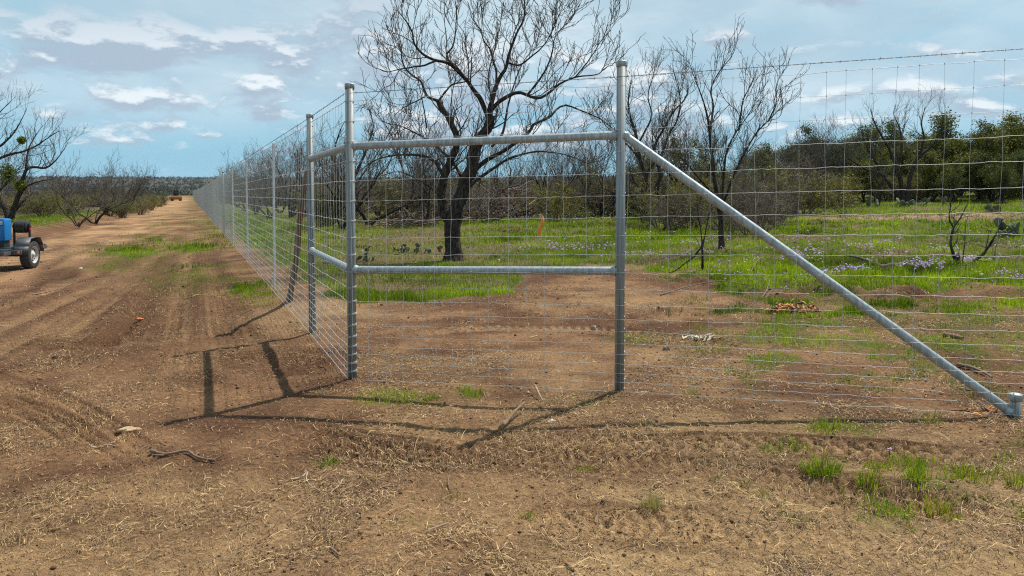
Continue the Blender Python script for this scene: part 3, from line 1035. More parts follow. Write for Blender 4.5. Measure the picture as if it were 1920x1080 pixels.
def fence():
    root = thing('game_fence', 'tall galvanized wire mesh fence turning a corner and running far along the dirt road', 'fence', (PC[0], PC[1], PC[2]))
    O = np.array(root.location)
    r = np.random.default_rng(5)
    L = lambda p: np.asarray(p, float) - O
    PRAD = 0.0365

    def pipe_post(name, p, h, capname='post_cap'):
        g = Geo()
        q = L(p)
        cyl(g, q - [0, 0, 0.25], q + [0, 0, h], PRAD, 28)
        o = g.build(name, M_POST, root, smooth=False)
        for f in o.data.polygons:
            f.use_smooth = len(f.vertices) == 4
        g = Geo()
        lathe(g, [(PRAD + .0005, -0.035), (PRAD + .004, -0.035), (PRAD + .0045, .004), (PRAD + .002, .010), (PRAD * .6, .014), (0.0005, .016)], 28, Matrix.Translation(tuple(q + [0, 0, h])))
        c = g.build(capname, M_GALV, o, smooth=True)
        return o
    cpo = pipe_post('corner_post', PC, PH)
    pipe_post('brace_post', PB, PH - 0.02)
    pipe_post('brace_post', PR, PH + 0.04)
    pipe_post('anchor_stub', PS, 0.155)

    def rail(a, b, ha, hb, name):
        g = Geo()
        A, B = L(a) + [0, 0, ha], L(b) + [0, 0, hb]
        d = nrm(B - A)
        A2, B2 = A + d * PRAD * .6, B - d * PRAD * .6
        tubes(g, np.linspace(A2, B2, 12), 0.0325, 24)
        for P0, dd in ((A2, d), (B2, -d)):      # weld fillets
            pts = np.array([P0 + dd * q for q in (0.012, 0.022, 0.03, 0.038, 0.047)])
            tubes(g, pts, np.array([0.0395, 0.0425, 0.0385, 0.0365, 0.0327]) + 0.0004, 24)
        return g.build(name, M_GALV, root, smooth=True)
    rail(PC, PR, 2.015, 2.015, 'top_rail')
    rail(PC, PR, 0.965, 0.965, 'middle_rail')
    rail(PB, PC, 2.015, 2.015, 'top_rail')
    rail(PB, PC, 0.965, 0.965, 'middle_rail')
    rail(PR, PS, 2.03, 0.02, 'diagonal_brace')

    # line posts down the long run: rolled T section with studs
    u1 = nrm((PB - PC) * [1, 1, 0])
    def on_line(y):
        x = FC - FS * y
        return np.array([x, y, float(macro(x, y))])
    ydist = [13.0, 18.9, 25.2, 31.5] + list(np.arange(38, 296, 6.4))
    tp = None
    for i, y in enumerate(ydist):
        p = on_line(y)
        if abs(y - 31.5) < 0.1 or (i > 5 and i % 16 == 0):
            o = pipe_post('brace_post', p, PH)
            continue
        if tp is None:
            g = Geo()
            h = 2.47
            # T outline as one prism: flange faces the road
            w, ft, sw, sl = 0.024, 0.006, 0.004, 0.040
            ol = np.array([(-w, 0), (w, 0), (w, ft), (sw, ft), (sw, sl), (-sw, sl), (-sw, ft), (-w, ft)])
            V = np.vstack([np.column_stack([ol, np.full(8, -0.3)]), np.column_stack([ol, np.full(8, h)])])
            qd = [[k, (k + 1) % 8, 8 + (k + 1) % 8, 8 + k] for k in range(8)]
            g.add(V, qd)
            g.add(V[8:], [[0, 1, 2, 3, 4, 5, 6, 7]])
            for zz in np.arange(0.25, h - 0.03, 0.055):
                box(g, (0, -0.003, zz), (0.014, 0.010, 0.018))
            tp = g.mesh('line_post', M_TPOST)
        o = bpy.data.objects.new('line_post', tp)
        COL.objects.link(o)
        o.parent = root
        o.location = tuple(L(p))
        o.rotation_euler = (r.normal(0, .008), r.normal(0, .008), math.atan2(u1[1], u1[0]) + r.normal(0, .1) + math.pi)

    # netting lies on the road side of the posts
    def net(path, thick, name, near_lim):
        """path: ground points every knot (n,3) in world"""
        n = len(path)
        g = Geo()
        dist = np.hypot(path[:, 0], path[:, 1])
        near = dist < near_lim
        nn = int(near.sum()) if near[-1] == False else n
        NP = path[:nn]
        wob = np.zeros((len(HW), nn, 3))
        for k in range(len(HW)):
            wob[k, :, 2] = 0.006 * fbm(np.arange(nn) * 0.11, np.full(nn, k * 3.7), 2, 7) + r.normal(0, 0.0022, nn)
            wob[k, :, :2] = 0.008 * pn(np.arange(nn) * 0.2, np.full(nn, k * 1.7), 9)[:, None]
        tang = nrm(np.gradient(NP, axis=0))
        top = np.zeros((len(HW), 1, 1))
        top[-3:, 0, 0] = 1
        lean = np.cumsum(r.normal(0, 0.006, (len(HW), nn)), 0) * 0.6
        knots = NP[None] + np.array([0, 0, 1.0]) * HW[:, None, None] + wob + tang[None] * lean[..., None]
        # level wires with a crimp between knots
        wires = np.empty((len(HW), nn * 3 - 2, 3))
        wires[:, ::3] = knots
        dk = knots[:, 1:] - knots[:, :-1]
        cr = r.normal(0, 0.0025, dk.shape[:2] + (2,))
        wires[:, 1::3] = knots[:, :-1] + dk * .33 + np.array([0, 0, 1]) * cr[..., :1]
        wires[:, 2::3] = knots[:, :-1] + dk * .66 + np.array([0, 0, 1]) * cr[..., 1:]
        rad = np.full(len(HW), thick)
        rad[0] = rad[-1] = thick * 1.2
        tubes(g, wires, rad[:, None], 5)
        stays = knots.transpose(1, 0, 2).copy()
        tubes(g, stays, 0.0012, 4)
        # fixed knots
        kc = knots.reshape(-1, 3)
        kn = np.stack([kc - [0, 0, 0.006], kc, kc + [0, 0, 0.006]], 1)
        tubes(g, kn, np.array([[0.0018, 0.0052, 0.0018]]), 5)
        if nn < n:
            FP = path[nn - 1:]
            lw = FP[None, ::6] + np.array([0, 0, 1.0]) * HW[:, None, None]
            tubes(g, lw, 0.0026, 3)
            st = np.stack([FP + [0, 0, HW[0]], FP + [0, 0, HW[-1]]], 1)
            tubes(g, st, 0.0024, 3)
        for k in range(len(g.v)):
            g.v[k] = g.v[k] - O
        return g
    sp = 0.1525
    # long run: from the corner away
    nv = np.array([-u1[1], u1[0], 0])
    if nv[0] > 0:
        nv = -nv
    off = 0.041
    far = on_line(292)
    seg1 = np.linalg.norm((PB - PC)[:2])
    a = [PC + u1 * q + nv * off for q in np.arange(0, seg1, sp)]
    u2 = nrm((far - PB) * [1, 1, 0])
    seg2 = np.linalg.norm((far - PB)[:2])
    a += [PB + u2 * q + nv * off for q in np.arange(sp * .5, seg2, sp)]
    a = np.array(a)
    a[:, 2] = macro(a[:, 0], a[:, 1])
    g = net(a, 0.0020, 'left', 26)
    # the net's end wires wrap the corner post
    Lc = L(PC)
    for hz in HW:
        for dz in (-0.004, 0.004):
            th = np.linspace(0, 2 * np.pi, 25)
            rr = PRAD + 0.003
            tubes(g, np.stack([Lc[0] + rr * np.cos(th), Lc[1] + rr * np.sin(th), Lc[2] + hz + dz + 0.006 * np.sin(th + 1)], 1), 0.0017, 5)
    for hz in HW[::1]:
        th = np.linspace(-1.2, 0.5, 11)
        q = L(PB)
        tubes(g, np.stack([q[0] + (PRAD + .002) * np.cos(th), q[1] + (PRAD + .002) * np.sin(th), q[2] + hz + 0.004 * np.sin(th)], 1), 0.0017, 4)
    g.build('wire_netting', M_WIRE, root, smooth=True)
    # right run
    ur = nrm((PS - PR) * [1, 1, 0])
    uq = nrm((PR - PC) * [1, 1, 0])
    def face(u):
        m = np.array([u[1], -u[0], 0])
        return m if m[1] < 0 else -m
    s1 = np.linalg.norm((PR - PC)[:2])
    b = [PC + uq * q + face(uq) * off for q in np.arange(0.02, s1, sp)]
    b += [PR + ur * q + face(ur) * off for q in np.arange(sp * .5, 7.2, sp)]
    b = np.array(b)
    b[:, 2] = macro(b[:, 0], b[:, 1])
    g = net(b, 0.00145, 'right', 99)
    for hz in HW:
        th = np.linspace(-0.6, 0.6, 9)
        q = L(PR)
        tubes(g, np.stack([q[0] + (PRAD + .003) * np.cos(th), q[1] + (PRAD + .003) * np.sin(th), q[2] + hz + 0.02 + 0.008 * th], 1), 0.0019, 4)
    g.build('wire_netting', M_WIRE, root, smooth=True)

    # barbed strand along the top
    def barbed(path, h, near_lim):
        g = Geo()
        P = np.array(path) + [0, 0, h]
        s = np.concatenate([[0], np.cumsum(np.linalg.norm(np.diff(P, axis=0), axis=1))])
        m = min(s[-1], near_lim)
        q = np.arange(0, m, 0.014)
        c = np.stack([np.interp(q, s, P[:, k]) for k in range(3)], 1)
        for ph in (0, np.pi):
            w = c.copy()
            w[:, 2] += 0.0022 * np.cos(q * 2 * np.pi / 0.11 + ph)
            w[:, 1] += 0.0022 * np.sin(q * 2 * np.pi / 0.11 + ph)
            tubes(g, w, 0.0015, 4)
        for qq in np.arange(0.06, m, 0.125):
            p = np.array([np.interp(qq, s, P[:, k]) for k in range(3)])
            for _ in range(2):
                d = nrm(r.normal(0, 1, 3) * [0.6, 0.6, 1])
                tubes(g, np.stack([p - d * 0.014, p, p + d * 0.014]), np.array([0.0004, 0.0019, 0.0004]), 4)
        if s[-1] > near_lim:
            q = np.arange(m, s[-1], 1.5)
            tubes(g, np.stack([np.interp(q, s, P[:, k]) for k in range(3)], 1), 0.0024, 3)
        for k in range(len(g.v)):
            g.v[k] = g.v[k] - O
        g.build('barbed_wire', M_BARB, root)
    barbed(a, 2.455, 30)
    barbed(b, 2.455, 99)


fence()


# ------------------------------------------------------------------ trees
def wander(P0, D0, L, n, wig, up, r, upv=None):
    B = len(P0)
    out = np.empty((B, n, 3))
    out[:, 0] = P0
    d = D0.copy()
    st = (np.broadcast_to(L, (B,)) / (n - 1))[:, None]
    uv = np.array([[0, 0, 1.0]])
    for i in range(1, n):
        d = nrm(d + wig * r.normal(0, 1, (B, 3)) + up * uv)
        out[:, i] = out[:, i - 1] + d * st
    return out


def spawn(P, Rr, cnt, r, t0, t1, ang, lens, n, wig, up, rfac, rtip, rmax=9, tiplen=0.55):
    """children of the limbs P (B,n,3); cnt (B,) children each"""
    B, m, _ = P.shape
    idx = np.repeat(np.arange(B), cnt)
    K = len(idx)
    t = r.uniform(0, 1, K) ** 0.8 * (t1 - t0) + t0
    f = t * (m - 1)
    i = np.clip(f.astype(int), 0, m - 2)
    w = (f - i)[:, None]
    p = P[idx, i] * (1 - w) + P[idx, i + 1] * w
    tan = nrm(P[idx, i + 1] - P[idx, i])
    rr = Rr[idx, i] * (1 - w[:, 0]) + Rr[idx, i + 1] * w[:, 0]
    perp = nrm(np.cross(tan, r.normal(0, 1, (K, 3))))
    a = r.uniform(ang[0], ang[1], K)[:, None]
    d = nrm(tan * np.cos(a) + perp * np.sin(a) + np.array([[0, 0, up * 1.3]]))
    L = r.uniform(lens[0], lens[1], K) * (1 - (1 - tiplen) * t)
    C = wander(p, d, L, n, wig, up, r)
    r0 = np.minimum(np.maximum(rr * rfac, rtip * 1.15), rmax)
    Rc = r0[:, None] * (1 - np.linspace(0, 1, n)[None]) ** 0.8 + rtip * np.linspace(0, 1, n)[None]
    return C, Rc


def resample_limbs(limbs, n=26):
    P, Q = [], []
    for pts, r0, r1 in limbs:
        P.append(smooth_poly(pts, n))
        Q.append(r1 + (r0 - r1) * (1 - np.linspace(0, 1, n)) ** 1.15)
    P, Q = np.array(P), np.array(Q)
    return P, Q


TW = np.array([0.098, 0.081, 0.067])


def bare_tree(name, label, base, limbs, r, spec, cat='tree', group=None, twig=TW, gnarl=0.5, leaf=None):
    """limbs: list of (points in world, start radius, end radius); spec: one dict per finer order of branches"""
    root = thing(name, label, cat, base, 0, group)
    O = np.array(base, float)
    P, Q = resample_limbs(limbs)
    n = P.shape[1]
    P = P - O
    ln = np.linalg.norm(np.diff(P, axis=1), axis=2).sum(1)
    # gnarl: crooked runs and knots
    k = gnarl * np.clip(Q, 0.006, 0.2)[..., None] * np.stack([pn(np.arange(n)[None] * 0.33 + np.arange(len(P))[:, None] * 7.3, np.full(P.shape[:2], q * 5.1), 30) for q in range(3)], -1)
    k[:, 0] *= 0.2
    P = P + k * 1.25
    Qk = Q * (1 + 0.20 * pn(np.arange(n)[None] * 0.7 + np.arange(len(P))[:, None] * 3.1, np.arange(len(P))[:, None] * 1.9 + np.zeros(P.shape[:2]), 33))
    g = Geo()
    tubes(g, P, Qk, 10, 0, np.array([1.0, 1.0, 1.0]), cap=True)
    # flare at the foot
    p0 = P[0, 0]
    tubes(g, np.array([p0 + [0, 0, -0.15], p0 + [0, 0, 0.02], p0 + [0, 0, 0.14], p0 + [0, 0, 0.3]]) + np.array([[0, 0, 0]] * 3 + [list((P[0, 1] - P[0, 0]) * [1, 1, 0])]), np.array([1.5, 1.3, 1.1, 0.9]) * Q[0, 0], 10)
    g.build('trunk', M_BARK, root, smooth=True)
    g = Geo()
    cp, cq, cl = P, Q, ln
    tips = []
    for s in spec:
        cnt = np.maximum(s.get('min', 1), np.round(cl * s['den'] * r.uniform(0.8, 1.2, len(cl)))).astype(int)
        C, Rc = spawn(cp, cq, cnt, r, s.get('t0', 0.2), s.get('t1', 0.98), s.get('ang', (0.5, 1.1)), s['len'], s.get('n', 6), s.get('wig', 0.22), s.get('up', 0.10), s.get('rf', 0.55), s.get('rt', 0.004), s.get('rmax', 9), s.get('tiplen', 0.55))
        tubes(g, C, Rc, s.get('k', 4), 0, np.repeat(twig[None], len(C), 0) * r.uniform(0.6, 1.35, (len(C), 1)))
        cp, cq = C, Rc
        cl = np.linalg.norm(np.diff(C, axis=1), axis=2).sum(1)
        tips.append(C)
    g.build('crown', M_TWIG, root)
    if leaf:
        g = Geo()
        C = tips[-1]
        if leaf.get('frac', 1) < 1:
            C = C[r.uniform(0, 1, len(C)) < leaf['frac']]
        leaves(g, C, leaf, r)
        g.build('foliage', M_LEAF, root)
    return root


def leaves(g, C, leaf, r):
    per = leaf['per']
    B, n, _ = C.shape
    K = B * per
    idx = np.repeat(np.arange(B), per)
    t = r.uniform(0.1, 1.0, K) * (n - 1)
    i = np.clip(t.astype(int), 0, n - 2)
    w = (t - i)[:, None]
    p = C[idx, i] * (1 - w) + C[idx, i + 1] * w + r.normal(0, leaf['spread'], (K, 3))
    a = nrm(r.normal(0, 1, (K, 3)))
    b = nrm(np.cross(a, r.normal(0, 1, (K, 3))))
    sz = r.uniform(*leaf['size'], K)[:, None]
    asp = leaf.get('aspect', 0.5)
    V = np.stack([p - a * sz, p + b * sz * asp, p + a * sz, p - b * sz * asp], 1)
    c = np.array(leaf['c0']) + (np.array(leaf['c1']) - np.array(leaf['c0'])) * r.uniform(0, 1, (K, 1))
    clump = r.uniform(0.65, 1.3, B)[idx][:, None]
    c = c * clump
    q = np.arange(K)[:, None] * 4 + np.arange(4)[None]
    g.add(V.reshape(-1, 3), q, 0, np.repeat(c, 4, 0))


def px_limb(pts, Y0, dY, r0, r1):
    """a limb read off the photograph: pixel points, starting distance, how far it leans away by its end"""
    n = len(pts)
    return ([at(p[0], p[1], Y0 + dY * (i / (n - 1)) ** 1.2) for i, p in enumerate(pts)], r0, r1)


def main_tree():
    r = np.random.default_rng(101)
    b = gp(850, 490)
    Y = b[1]
    slim = lambda L: [L[0]] + [(p, a * 0.82, c * 0.9) for p, a, c in L[1:]]
    T = slim([
        px_limb([(850, 494), (850, 470), (849, 440), (850, 412), (860, 385), (868, 355), (874, 336), (885, 305), (888, 280), (902, 258), (915, 240), (916, 219)], Y, 0.1, 0.205, 0.105),
        px_limb([(845, 450), (838, 415), (831, 394), (828, 355), (836, 325), (852, 285), (858, 262), (844, 228), (830, 205), (822, 189)], Y + 0.02, 0.7, 0.15, 0.065),
        px_limb([(916, 221), (910, 205), (899, 183), (885, 164), (872, 147), (855, 130), (844, 121), (830, 115), (816, 113), (802, 107), (785, 94), (776, 80), (773, 61), (763, 42), (747, 22)], Y + .1, -1.3, 0.075, 0.012),
        px_limb([(916, 221), (918, 205), (924, 183), (929, 164), (938, 144), (948, 128), (954, 105), (960, 86), (969, 61), (981, 39), (984, 14), (980, -25)], Y + .1, 0.8, 0.075, 0.010),
        px_limb([(918, 212), (930, 196), (944, 186), (961, 176), (974, 173), (994, 181), (1011, 184), (1027, 176), (1049, 158), (1080, 144), (1102, 142), (1122, 139), (1136, 126), (1150, 122)], Y + .1, -0.9, 0.062, 0.008),
        px_limb([(816, 114), (797, 122), (772, 126), (748, 130), (725, 135), (708, 128)], Y - .7, -0.4, 0.030, 0.006),
        px_limb([(846, 122), (838, 103), (847, 90), (853, 70), (855, 45), (856, 20), (850, -20)], Y - .6, 0.5, 0.028, 0.006),
        px_limb([(931, 158), (930, 133), (924, 111), (919, 92), (908, 78), (899, 53), (885, 34), (878, 5)], Y + .3, 0.9, 0.034, 0.007),
        px_limb([(953, 118), (974, 122), (994, 108), (1016, 89), (1030, 69), (1040, 45), (1042, 15)], Y + .5, -0.5, 0.030, 0.006),
        px_limb([(1080, 144), (1097, 122), (1111, 103), (1130, 72), (1146, 56)], Y - .5, 0.4, 0.022, 0.005),
        px_limb([(988, 179), (1005, 158), (1022, 133), (1036, 97), (1041, 69), (1069, 36), (1084, 18)], Y - .2, 0.8, 0.034, 0.006),
        px_limb([(922, 275), (940, 255), (947, 230), (952, 200), (961, 167), (969, 144), (982, 115), (1000, 90)], Y + .3, 1.4, 0.042, 0.007),
        px_limb([(878, 330), (905, 305), (945, 282), (988, 253), (1002, 233), (1030, 221), (1044, 205), (1060, 197), (1091, 208), (1124, 222), (1152, 243)], Y + .1, 1.5, 0.07, 0.010),
        px_limb([(834, 335), (815, 303), (790, 292), (765, 290), (735, 292), (700, 302), (668, 326)], Y + .3, 1.2, 0.055, 0.010),
        px_limb([(822, 190), (810, 185), (799, 178), (791, 155), (774, 142), (760, 128), (753, 108), (752, 80), (742, 55)], Y + .7, 0.5, 0.045, 0.007),
        px_limb([(800, 180), (772, 194), (755, 203), (741, 215)], Y + .7, -0.4, 0.020, 0.008),
        px_limb([(823, 188), (835, 172), (849, 158), (872, 153), (891, 139), (910, 118)], Y + .7, 0.8, 0.034, 0.006),
        px_limb([(855, 262), (848, 225), (846, 190), (852, 155), (860, 120)], Y + .6, 1.4, 0.028, 0.006),
        px_limb([(800, 240), (796, 210), (790, 180), (785, 150), (790, 115)], Y + 1.0, 0.6, 0.022, 0.005),
        px_limb([(872, 340), (845, 300), (810, 268), (780, 250), (750, 236), (725, 232)], Y + .4, 1.6, 0.05, 0.008),
        px_limb([(868, 358), (905, 330), (950, 300), (1000, 285), (1060, 290), (1110, 310)], Y, -1.2, 0.05, 0.008),
        px_limb([(838, 380), (805, 350), (770, 330), (745, 322), (715, 330)], Y, -1.0, 0.032, 0.006),
        px_limb([(915, 245), (918, 215), (922, 190), (915, 150), (920, 120), (935, 60), (945, 5)], Y + .4, 1.2, 0.03, 0.006),
    ])
    return bare_tree('mesquite_tree', 'biggest leafless mesquite, dark forked trunk and wide crown, behind the middle pipe rails', b, T, r, [
        dict(den=3.7, len=(0.75, 1.8), n=11, wig=0.21, up=0.15, rf=0.38, rt=0.0052, k=5, t0=0.22, rmax=0.022, ang=(0.4, 0.95)),
        dict(den=4.7, len=(0.35, 0.95), n=8, wig=0.23, up=0.13, rf=0.5, rt=0.0042, k=4, t0=0.12, ang=(0.35, 0.9)),
        dict(den=4.9, len=(0.16, 0.55), n=5, wig=0.22, up=0.10, rf=0.65, rt=0.0037, k=3, t0=0.1, ang=(0.35, 0.9)),
    ], gnarl=0.6)


main_tree()


def auto_limbs(base, h, r, stems=3, spread=0.55, r0=0.09, forks=4, lean=(0, 0), wig=0.10, split=0.35):
    """a trunk that forks low into crooked stems which fork again"""
    base = np.array(base, float)
    out = []
    for i in range(stems):
        az = (i + r.uniform(0, .8)) * 2 * np.pi / stems
        d = nrm(np.array([math.cos(az) * spread + lean[0], math.sin(az) * spread + lean[1], 1.0]))
        L = h * r.uniform(0.72, 1.0)
        P = wander(base[None] + [[0, 0, -0.05]], d[None], L, 10, wig * 1.6, 0.04, r)[0]
        out.append((P, r0 * r.uniform(0.6, 1.0), 0.008))
        for j in range(forks):
            t = r.uniform(split, 0.8)
            k = int(t * 9)
            az2 = r.uniform(0, 2 * np.pi)
            d2 = nrm(nrm(P[k] - P[k - 1]) + 0.8 * np.array([math.cos(az2), math.sin(az2), 0.25]))
            P2 = wander(P[k][None], d2[None], h * r.uniform(0.25, 0.5), 9, wig * 2.0, 0.08, r)[0]
            out.append((P2, r0 * (1 - t) * 0.55 + 0.004, 0.006))
    return out


def scale_spec(k, fine=True):
    s = [dict(den=3.6 / k, len=(0.6 * k, 1.35 * k), n=9, wig=0.20, up=0.14, rf=0.45, rt=0.0058, k=4, t0=0.22, rmax=0.022, ang=(0.35, 0.95)),
         dict(den=5.4 / k, len=(0.3 * k, 0.8 * k), n=6, wig=0.22, up=0.12, rf=0.55, rt=0.0046, k=3, t0=0.12, ang=(0.35, 0.9))]
    if fine:
        s.append(dict(den=4.4 / k, len=(0.14 * k, 0.42 * k), n=4, wig=0.2, up=0.08, rf=0.7, rt=0.0038, k=3, t0=0.1, ang=(0.35, 0.9)))
    return s


def near_trees():
    # bare tree just right of the heavy right post
    r = np.random.default_rng(111)
    b = gp(1207, 418)
    Y = b[1]
    T = [px_limb([(1208, 421), (1207, 398), (1208, 357), (1211, 330), (1200, 298), (1194, 262), (1185, 230), (1178, 195), (1183, 150)], Y, 0.5, 0.13, 0.02),
         px_limb([(1207, 416), (1200, 400), (1189, 371), (1173, 360), (1150, 362), (1125, 350)], Y, -0.8, 0.09, 0.012),
         px_limb([(1208, 412), (1214, 395), (1224, 376), (1230, 352), (1238, 328), (1228, 290), (1230, 267), (1247, 237), (1260, 213), (1287, 180), (1290, 140)], Y, -0.6, 0.10, 0.015),
         px_limb([(1210, 332), (1222, 310), (1240, 290), (1255, 250), (1270, 225), (1275, 180), (1262, 130)], Y, 1.0, 0.07, 0.012),
         px_limb([(1196, 270), (1210, 245), (1222, 215), (1215, 180), (1225, 140), (1230, 115)], Y + .4, 0.8, 0.045, 0.010),
         px_limb([(1200, 300), (1180, 275), (1165, 262), (1140, 240), (1120, 215)], Y + .2, 1.0, 0.05, 0.010)]
    bare_tree('bare_tree', 'leafless dark tree splitting into three stems, just right of the heavy post with the brace', b, T, r, [
        dict(den=3.5, len=(1.1, 2.3), n=10, wig=0.18, up=0.12, rf=0.40, rt=0.0060, k=4, t0=0.28, rmax=0.022, ang=(0.35, 0.9)),
        dict(den=3.4, len=(0.5, 1.2), n=7, wig=0.19, up=0.13, rf=0.55, rt=0.0050, k=3, t0=0.1, ang=(0.35, 0.85)),
        dict(den=3.2, len=(0.2, 0.6), n=4, wig=0.2, up=0.08, rf=0.8, rt=0.0044, k=3, t0=0.1)])
    # slim tree behind the brace
    r = np.random.default_rng(112)
    b = gp(1353, 474)
    Y = b[1]
    T = [px_limb([(1353, 477), (1352, 440), (1352, 411), (1345, 370), (1337, 310), (1330, 247), (1322, 200), (1300, 140), (1290, 110)], Y, 0.4, 0.075, 0.005),
         px_limb([(1352, 405), (1356, 340), (1362, 287), (1377, 253), (1400, 220), (1412, 200), (1425, 165)], Y, -0.5, 0.036, 0.005),
         px_limb([(1352, 400), (1375, 330), (1413, 257), (1440, 227), (1467, 200), (1490, 180)], Y, 0.7, 0.034, 0.005),
         px_limb([(1331, 250), (1337, 200), (1333, 170), (1345, 140), (1372, 105), (1380, 85)], Y + .3, -0.2, 0.03, 0.006),
         px_limb([(1385, 245), (1393, 190), (1405, 165), (1420, 130)], Y - .3, 0.4, 0.022, 0.006),
         px_limb([(1345, 372), (1320, 345), (1290, 310), (1270, 290), (1250, 285)], Y, -0.7, 0.03, 0.006),
         px_limb([(1440, 228), (1455, 195), (1456, 160), (1470, 130)], Y + .5, -0.4, 0.02, 0.005)]
    bare_tree('bare_tree', 'slim leafless tree with long upswept branches, standing behind the diagonal brace pipe', b, T, r, [
        dict(den=6.0, len=(0.6, 1.45), n=10, wig=0.17, up=0.13, rf=0.5, rt=0.0046, k=4, t0=0.18, rmax=0.012, ang=(0.4, 1.0), tiplen=0.4),
        dict(den=4.2, len=(0.3, 0.85), n=7, wig=0.17, up=0.15, rf=0.6, rt=0.0040, k=3, t0=0.1, ang=(0.3, 0.8)),
        dict(den=3.6, len=(0.12, 0.38), n=4, wig=0.2, up=0.08, rf=0.8, rt=0.0034, k=3, t0=0.1)])
    # saplings in front
    r = np.random.default_rng(113)
    b = gp(1317, 515)
    Y = b[1]
    T = [px_limb([(1317, 518), (1317, 495), (1317, 470), (1315, 440), (1310, 410), (1306, 380)], Y, 0.1, 0.022, 0.006),
         px_limb([(1316, 462), (1300, 482), (1285, 493), (1268, 507), (1252, 512)], Y, -0.3, 0.018, 0.006),
         px_limb([(1317, 465), (1322, 440), (1330, 400), (1338, 370)], Y, 0.3, 0.014, 0.005)]
    bare_tree('sapling', 'thin leafless sapling with a drooping broken side branch, in front of the slim tree', b, T, r, [
        dict(den=7, len=(0.2, 0.55), n=6, wig=0.2, up=0.1, rf=0.6, rt=0.004, k=3, t0=0.3),
        dict(den=6, len=(0.1, 0.3), n=4, wig=0.2, up=0.05, rf=0.7, rt=0.0032, k=3, t0=0.1)])
    r = np.random.default_rng(114)
    b = gp(1805, 507)
    Y = b[1]
    T = [px_limb([(1797, 508), (1790, 485), (1783, 460), (1784, 440), (1789, 425), (1803, 405), (1812, 385)], Y, 0.2, 0.030, 0.008),
         px_limb([(1818, 508), (1826, 490), (1845, 475), (1858, 455), (1870, 435), (1880, 410)], Y, -0.2, 0.030, 0.008),
         px_limb([(1803, 508), (1806, 480), (1809, 455), (1810, 425)], Y, 0.3, 0.014, 0.005),
         px_limb([(1788, 428), (1780, 410), (1782, 385), (1776, 360)], Y + .1, 0.2, 0.016, 0.005),
         px_limb([(1828, 488), (1850, 490), (1880, 492), (1900, 494)], Y, 0.1, 0.012, 0.005)]
    bare_tree('sapling', 'small leafless bush forking low in a wide V, in the flowers at right', b, T, r, [
        dict(den=6, len=(0.2, 0.6), n=6, wig=0.2, up=0.12, rf=0.6, rt=0.0042, k=3, t0=0.3),
        dict(den=5, len=(0.12, 0.35), n=4, wig=0.2, up=0.05, rf=0.7, rt=0.0034, k=3, t0=0.1)])
    # crooked mesquites between the fence and the big tree
    r = np.random.default_rng(115)
    b = gp(716, 410)
    Y = b[1]
    T = [px_limb([(716, 412), (705, 395), (690, 378), (672, 362), (662, 340), (675, 310), (690, 270), (700, 235), (690, 200)], Y, 0.4, 0.17, 0.02),
         px_limb([(716, 410), (735, 385), (752, 360), (768, 345), (795, 325), (820, 300), (850, 290)], Y, 1.0, 0.14, 0.02),
         px_limb([(672, 362), (650, 350), (625, 330), (600, 318)], Y + .2, -0.8, 0.08, 0.015),
         px_limb([(752, 360), (755, 320), (745, 280), (750, 240), (765, 205)], Y + .3, 0.6, 0.08, 0.012),
         px_limb([(690, 378), (700, 340), (725, 315), (740, 285), (770, 260)], Y + .2, -1.0, 0.07, 0.012)]
    bare_tree('mesquite_tree', 'low crooked leafless mesquite leaning two ways, between the corner post and the big tree', b, T, r, scale_spec(1.3))
    r = np.random.default_rng(116)
    b = gp(650, 402)
    Y = b[1]
    T = [px_limb([(652, 404), (648, 380), (640, 350), (630, 320), (628, 280), (640, 240), (655, 215)], Y, 0.6, 0.14, 0.02),
         px_limb([(652, 402), (660, 370), (675, 335), (700, 300), (720, 265), (735, 240)], Y, -0.8, 0.11, 0.015),
         px_limb([(640, 350), (615, 330), (595, 300), (575, 285)], Y, 0.8, 0.07, 0.012)]
    bare_tree('mesquite_tree', 'leafless mesquite seen through the mesh between the two heavy left posts', b, T, r, scale_spec(1.4))
    r = np.random.default_rng(117)
    b = gp(546, 408)
    Y = b[1]
    T = [px_limb([(546, 410), (544, 390), (540, 365), (530, 340), (520, 315), (505, 290)], Y, 0.5, 0.16, 0.02),
         px_limb([(546, 408), (552, 385), (562, 360), (585, 335), (600, 310), (610, 280)], Y, -0.6, 0.13, 0.015),
         px_limb([(546, 406), (560, 395), (572, 385), (580, 372)], Y, 0.6, 0.10, 0.03),
         px_limb([(540, 365), (555, 340), (560, 310), (550, 280), (560, 255)], Y, 1.0, 0.08, 0.012)]
    proto = bare_tree('mesquite_tree', 'leafless mesquite with pale split trunk, just behind the leaning wooden pole', b, T, r, scale_spec(1.5))
    # the big one on the left beyond the trailer
    r = np.random.default_rng(118)
    b = gp(22, 414)
    Y = b[1]
